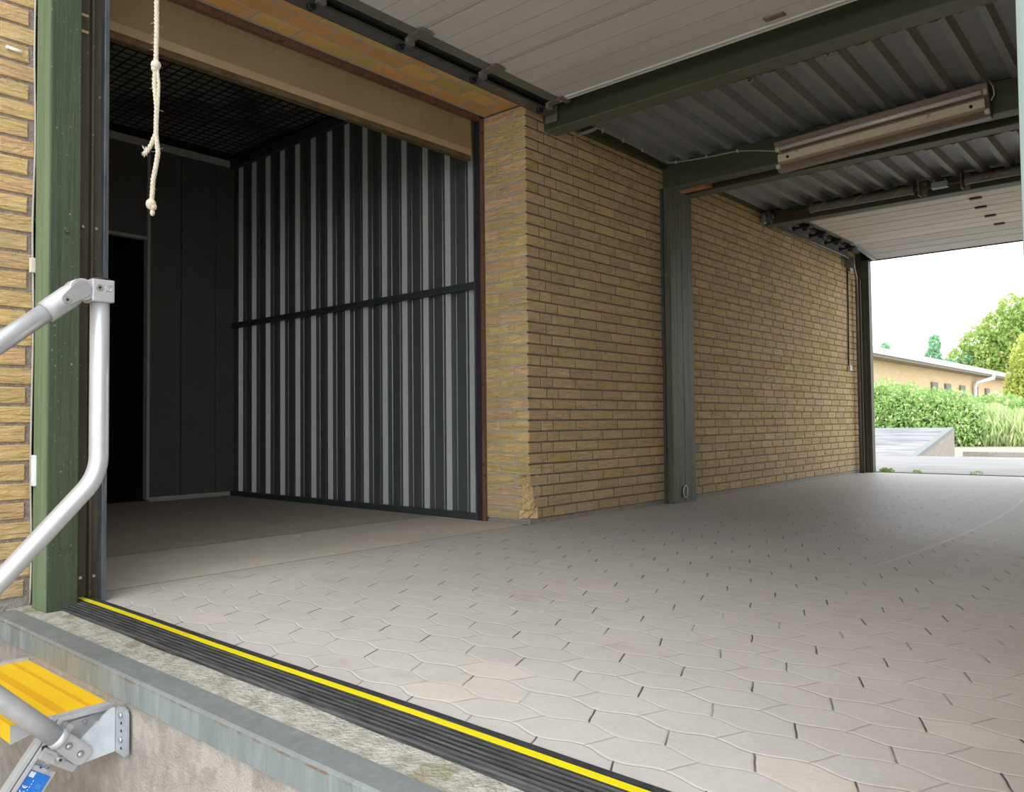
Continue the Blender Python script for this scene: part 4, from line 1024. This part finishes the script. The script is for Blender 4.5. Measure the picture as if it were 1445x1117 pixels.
for p in (ua + ud * .048 + Vector((RX - RX + .030, 0, 0)), Vector((RX + .0295, yv - .012, .944))):
    b = B(); b.tube([p, p + Vector((.0015, 0, 0))], .0085, 16); b.mi = 1; b.tube([p + Vector((.0015, 0, 0)), p + Vector((.0022, 0, 0))], .0040, 6, smooth=False); put('screw', b, ['bolt', 'black_plastic'], hr)
b = B(); c0 = (yv + .010, .943)
pts = [(RX + .0295, c0[0] + .0075 * math.cos(a), c0[1] + .0075 * math.sin(a)) for a in [k * math.pi / 10 for k in range(21)]]
b.tube(pts, .0008, 5, caps=False); b.tube([(RX + .0295, c0[0] - .007, c0[1] - .009), (RX + .0295, c0[0] + .007, c0[1] + .009)], .0008, 5); put('embossed_mark', b, 'bolt', hr)
# rail foot: tube coming down to the stringer with flattened end
f0 = Vector((1.020, -2.966, -.155)); fd_ = Vector((0, -.70, .715)).normalized()
b = B(); b.tube([f0, f0 + fd_ * .10, f0 + fd_ * .20, f0 + fd_ * .27 + Vector((-.02, 0, 0)), f0 + fd_ * .335 + Vector((-.066, 0, 0))], rT, 24); put('foot_tube', b, 'alu_cast', hr)
b = B(); b.tube([f0 + fd_ * .012, f0, f0 - fd_ * .006], [.0236, .0255, .0235], 24); put('tube_rim', b, 'alu', hr)
ux = Vector((0, fd_.z, -fd_.y))
b = B(); pol = [f0 + ux * .022, f0 + ux * .024 - fd_ * .075, f0 + ux * .016 - fd_ * .088, f0 - ux * .016 - fd_ * .088, f0 - ux * .024 - fd_ * .075, f0 - ux * .022]
b.prism([(p.y, p.z) for p in pol], 'x', 1.012, 1.032, .004); put('flattened_end', b, 'alu_cast', hr)
for k in (.025, .062):
    p = f0 - fd_ * k; b = B(); b.tube([(1.0325, p.y, p.z), (1.0335, p.y, p.z)], .0085, 16); put('bolt_hole', b, 'grey_hinge', hr)
    b = B(); b.ball((1.033, p.y, p.z - .002), .0062, 2, (.4, 1, 1)); put('bolt', b, 'bolt', hr)

# ------------------------------------------------------------------ outside: building
bd = thing('brick_building', (-8, 36, -.1), 'low yellow brick building with pale roof edge beyond the hedge', 'building')
b = B(); b.box((-14, 24, -.2), (-6.0, 51, 2.85)); put('wall', b, 'far_brick', bd)
b = B(); b.prism([(-5.4, 2.80), (-5.4, 3.02), (-9, 3.35), (-14, 3.35), (-14, 2.80)], 'y', 23.5, 52); put('roof', b, 'roof_metal', bd)
b = B(); b.box((-5.95, 23.6, 2.70), (-5.45, 51.8, 2.80)); put('eaves', b, 'soffit_dark', bd)
for y in (33.9, 36.2, 39.0, 41.8, 44.6):
    b = B(); b.box((-5.99, y, 1.0), (-5.93, y + 1.0, 2.15)); f = put('window', b, 'soffit_dark', bd)
    b = B(); b.box((-5.93, y + .08, 1.05), (-5.915, y + .92, 2.05)); put('pane', b, 'window_glass', f)
b = B(); b.tube([(-5.3, 43.2, 2.8), (-5.3, 43.1, 2.6), (-5.8, 41.7, 2.35), (-5.85, 41.6, 2.2), (-5.85, 41.6, 0)], .09, 10); put('drain_pipe', b, 'roof_metal', bd)
for y, h in ((31.2, .45), (36.2, .4), (38.6, .25)):
    b = B(); b.tube([(-8, y, 3.2), (-8, y, 3.3 + h)], .18, 10); b.tube([(-8, y, 3.3 + h), (-8, y, 3.4 + h)], [.26, .1], 10); put('roof_vent', b, 'roof_metal', bd)

# ------------------------------------------------------------------ vegetation
def leaves(blobs, n, size, mat, name, parent=None, flat=.0, stalk=0, seed=1, zmin=-.15):
    rn = random.Random(seed); verts = []; faces = []; cols = []
    tot = sum(bl[3] * bl[4] * bl[5] for bl in blobs) 
    for (cx, cy, cz, rx, ry, rz) in blobs:
        k = int(n * rx * ry * rz / tot) + 20
        for _ in range(k):
            v = Vector((rn.gauss(0, 1), rn.gauss(0, 1), rn.gauss(0, 1))).normalized()
            rad = (.55 + .45 * rn.random() ** .5) * (1 + .10 * math.sin(v.x * 9 + cx) * math.cos(v.z * 8 + cz))
            p = Vector((cx + v.x * rx * rad, cy + v.y * ry * rad, cz + v.z * rz * rad))
            if p.z < zmin: continue
            s = size * (.6 + .8 * rn.random())
            if stalk: q = Euler((rn.uniform(-.5, .5), rn.uniform(-.5, .5), rn.random() * 6.3)).to_matrix(); a, c = Vector((s * .12, 0, 0)), Vector((0, 0, s))
            else: q = Euler((rn.random() * 6.3, rn.random() * 6.3, rn.random() * 6.3)).to_matrix(); a, c = Vector((s * .5, 0, 0)), Vector((0, s * .35, 0))
            a = q @ a; c = q @ c; i = len(verts)
            verts += [p - a, p - c * .9, p + a, p + c]; faces.append((i, i + 1, i + 2, i + 3)); cols.append((rn.random(), rn.random()))
    me = bpy.data.meshes.new(name)
    cen = Vector((sum(bl[0] for bl in blobs) / len(blobs), sum(bl[1] for bl in blobs) / len(blobs), zmin))
    me.from_pydata([v - cen for v in verts], [], faces)
    ca = me.color_attributes.new('Col', 'FLOAT_COLOR', 'CORNER')
    buf = []
    for (r_, g_) in cols: buf += [r_, g_, 0, 1] * 4
    ca.data.foreach_set('color', buf)
    me.materials.append(M[mat]); o = bpy.data.objects.new(name, me); COL.objects.link(o)
    o.location = cen
    if parent: o.parent = parent; o.location = cen - parent.location
    return o
def bush(blobs, n, size, mat, lab, seed, cat='hedge', name='hedge', stalk=0):
    x = sum(bl[0] for bl in blobs) / len(blobs); y = sum(bl[1] for bl in blobs) / len(blobs)
    t = thing(name, (x, y, -.15), lab, cat); leaves(blobs, n, size, mat, 'foliage', t, seed=seed, stalk=stalk)
    return t
bl = [(-5.6, 20.0, .55, 1.1, 1.0, 1.15), (-4.6, 20.0, .60, 1.0, 1.0, 1.22), (-3.9, 20.0, .6, .9, 1.0, 1.12), (-3.2, 20.0, .55, .8, 1.0, 1.0), (-2.6, 20.0, .5, .8, 1.0, .92), (-2.1, 20.1, .45, .7, .9, .92), (-1.75, 20.0, .35, .55, .8, .80)]
h = bush(bl, 30000, .085, 'leaf_hedge', 'dense flowering green hedge directly behind the concrete ramp', 3)
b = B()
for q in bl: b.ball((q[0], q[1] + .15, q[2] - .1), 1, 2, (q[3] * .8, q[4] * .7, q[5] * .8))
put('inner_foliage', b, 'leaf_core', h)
bl = [(-1.3, 20.6, .25, .7, .9, .62), (-.7, 20.8, .2, .7, .9, .55), (-.1, 21.0, .15, .8, .9, .45), (.7, 21.0, .1, .9, .9, .4)]
bush(bl, 6000, .17, 'leaf_grass', 'pale feathery grass mound right of the green hedge', 5, 'grass mound', 'grass_mound', 1)
bl = [(-2.0, 25, .8, 1.2, 1.2, .8), (-.8, 25.5, .75, 1.2, 1.2, .75), (.6, 26, .7, 1.3, 1.2, .7), (2.2, 26, .7, 1.3, 1.2, .7)]
bl = [(a, b_, c - .25, d, e, f) for a, b_, c, d, e, f in bl]
bush(bl, 14000, .11, 'leaf_hedge', 'lower clipped hedge at right in front of the golden conifer', 6)

def tree(x, y, blobs, n, size, mat, lab, seed, h, name='deciduous_tree', k=1.0):
    fx = lambda v: 3.11 + (v - 3.11) * k
    fy = lambda v: -3.7 + (v + 3.7) * k
    fz = lambda v: .588 + (v - .588) * k
    blobs = [(fx(a), fy(b_), fz(c), d * k, e * k, f * k) for a, b_, c, d, e, f in blobs]; x = fx(x); y = fy(y); h = h * k; size = size * k
    t = thing(name, (x, y, -.15), lab, 'tree')
    b = B(); b.tube([(x, y, -.15), (x + .1, y, h * .4), (x, y, h * .8)], [.22, .16, .05], 8)
    for k in range(5):
        a = k * 1.3; b.tube([(x, y, h * (.35 + .08 * k)), (x + math.cos(a) * h * .2, y + math.sin(a) * h * .2, h * (.55 + .08 * k))], [.08, .03], 6)
    put('trunk', b, 'bark', t); leaves(blobs, n, size, mat, 'crown', t, seed=seed)
rn = random.Random(11)
bl = [(-7.2, 46, 3.6, 1.0, 1.2, 1.0), (-6.4, 46, 4.6, 1.0, 1.2, 1.0), (-5.9, 46, 3.6, 1.2, 1.4, 1.2), (-5.3, 46, 5.4, 1.2, 1.3, 1.0), (-4.8, 46, 6.4, .8, 1, .8), (-4.4, 46, 4.6, 1.4, 1.6, 1.4), (-3.6, 46, 5.9, 1.3, 1.5, 1.2), (-3.0, 46, 3.8, 1.8, 2, 1.5), (-1.8, 46, 5.2, 1.8, 2, 1.6), (-6.4, 46, 3.0, 1.4, 1.3, 1.0), (-4.8, 46, 3.2, 1.6, 1.3, 1.2)]
tree(-4, 46, bl, 24000, .20, 'leaf_maple', 'large yellow-green broadleaf tree above the far building, right side', 21, 6, k=1.27)
bl = [(-10.9, 55, 4.5, .55, .6, .9), (-10.8, 55, 5.5, .38, .4, .7), (-11.5, 55, 4.0, .6, .6, .5), (-10.1, 55, 4.0, .7, .6, .5)]
tree(-10.8, 55, bl, 1700, .22, 'leaf_blue', 'small blue-green tree peeking above the middle of the far roof', 22, 5)
bl = [(-8.9, 52, 3.6, .5, .6, .5), (-8.3, 52, 4.0, .6, .6, .6)]
tree(-8.5, 52, bl, 900, .2, 'leaf_blue', 'dark green shrub top at the left foot of the large yellow-green tree', 24, 4, k=1.12)
bl = [(-13.7, 55, 4.6, .5, .6, .7), (-13.9, 55, 5.4, .35, .4, .45), (-12.9, 55, 4.2, .4, .4, .4)]
tree(-13.6, 55, bl, 900, .2, 'leaf_blue', 'small tree top beside the far door jamb', 23, 5)
bl = [(-2.1, 30, 1.3, .62, .6, .7), (-2.05, 30, 2.0, .55, .5, .7), (-2.0, 30, 2.7, .42, .4, .6), (-1.95, 30, 3.2, .25, .25, .4), (-1.2, 30, 1.6, .6, .5, 1.2)]
tree(-2.0, 30, bl, 5000, .13, 'leaf_conifer', 'golden upright conifer at the right end of the far building', 25, 3, 'conifer')
# weeds along the rear threshold
for i, (x, s, lab) in enumerate(((.22, .08, 'green weed clump at the foot of the far jamb'), (.55, .05, 'tiny dry weed left of centre on the rear threshold'), (1.15, .07, 'sprawling weed tuft right of centre on the rear threshold'))):
    o = leaves([(x, 6.2, -.02, s, .06, s * .45)], 150 if i == 0 else 45, .03 if i == 0 else .022, 'weed', 'weed', None, seed=40 + i, zmin=-.03)
    tag(o, lab, 'weed')

# ------------------------------------------------------------------ light
w = bpy.data.worlds.new('sky'); SC.world = w; w.use_nodes = True
nt = w.node_tree; bg = nt.nodes['Background']
tc = nt.nodes.new('ShaderNodeTexCoord'); sp = nt.nodes.new('ShaderNodeSeparateXYZ'); rmp = nt.nodes.new('ShaderNodeMapRange')
nt.links.new(tc.outputs['Generated'], sp.inputs[0]); nt.links.new(sp.outputs[2], rmp.inputs[0])
rmp.inputs[1].default_value = 0; rmp.inputs[2].default_value = .8; rmp.inputs[3].default_value = 0; rmp.inputs[4].default_value = 1
mx = nt.nodes.new('ShaderNodeMix'); mx.data_type = 'RGBA'; nt.links.new(rmp.outputs[0], mx.inputs[0])
mx.inputs[6].default_value = (1, 1, 1, 1); mx.inputs[7].default_value = (.90, .95, 1, 1)
nt.links.new(mx.outputs[2], bg.inputs[0]); bg.inputs[1].default_value = 3.3
sun = bpy.data.lights.new('sun', 'SUN'); sun.energy = .8; sun.angle = math.radians(40); sun.color = (1, .97, .92)
so_ = bpy.data.objects.new('sun', sun); COL.objects.link(so_); so_.rotation_euler = (math.radians(38), 0, math.radians(25))
vs = SC.view_settings; vs.view_transform = 'Standard'; vs.look = 'None'; vs.exposure = 0.0; vs.gamma = 1.12
SC.cycles.max_bounces = 10; SC.cycles.diffuse_bounces = 6
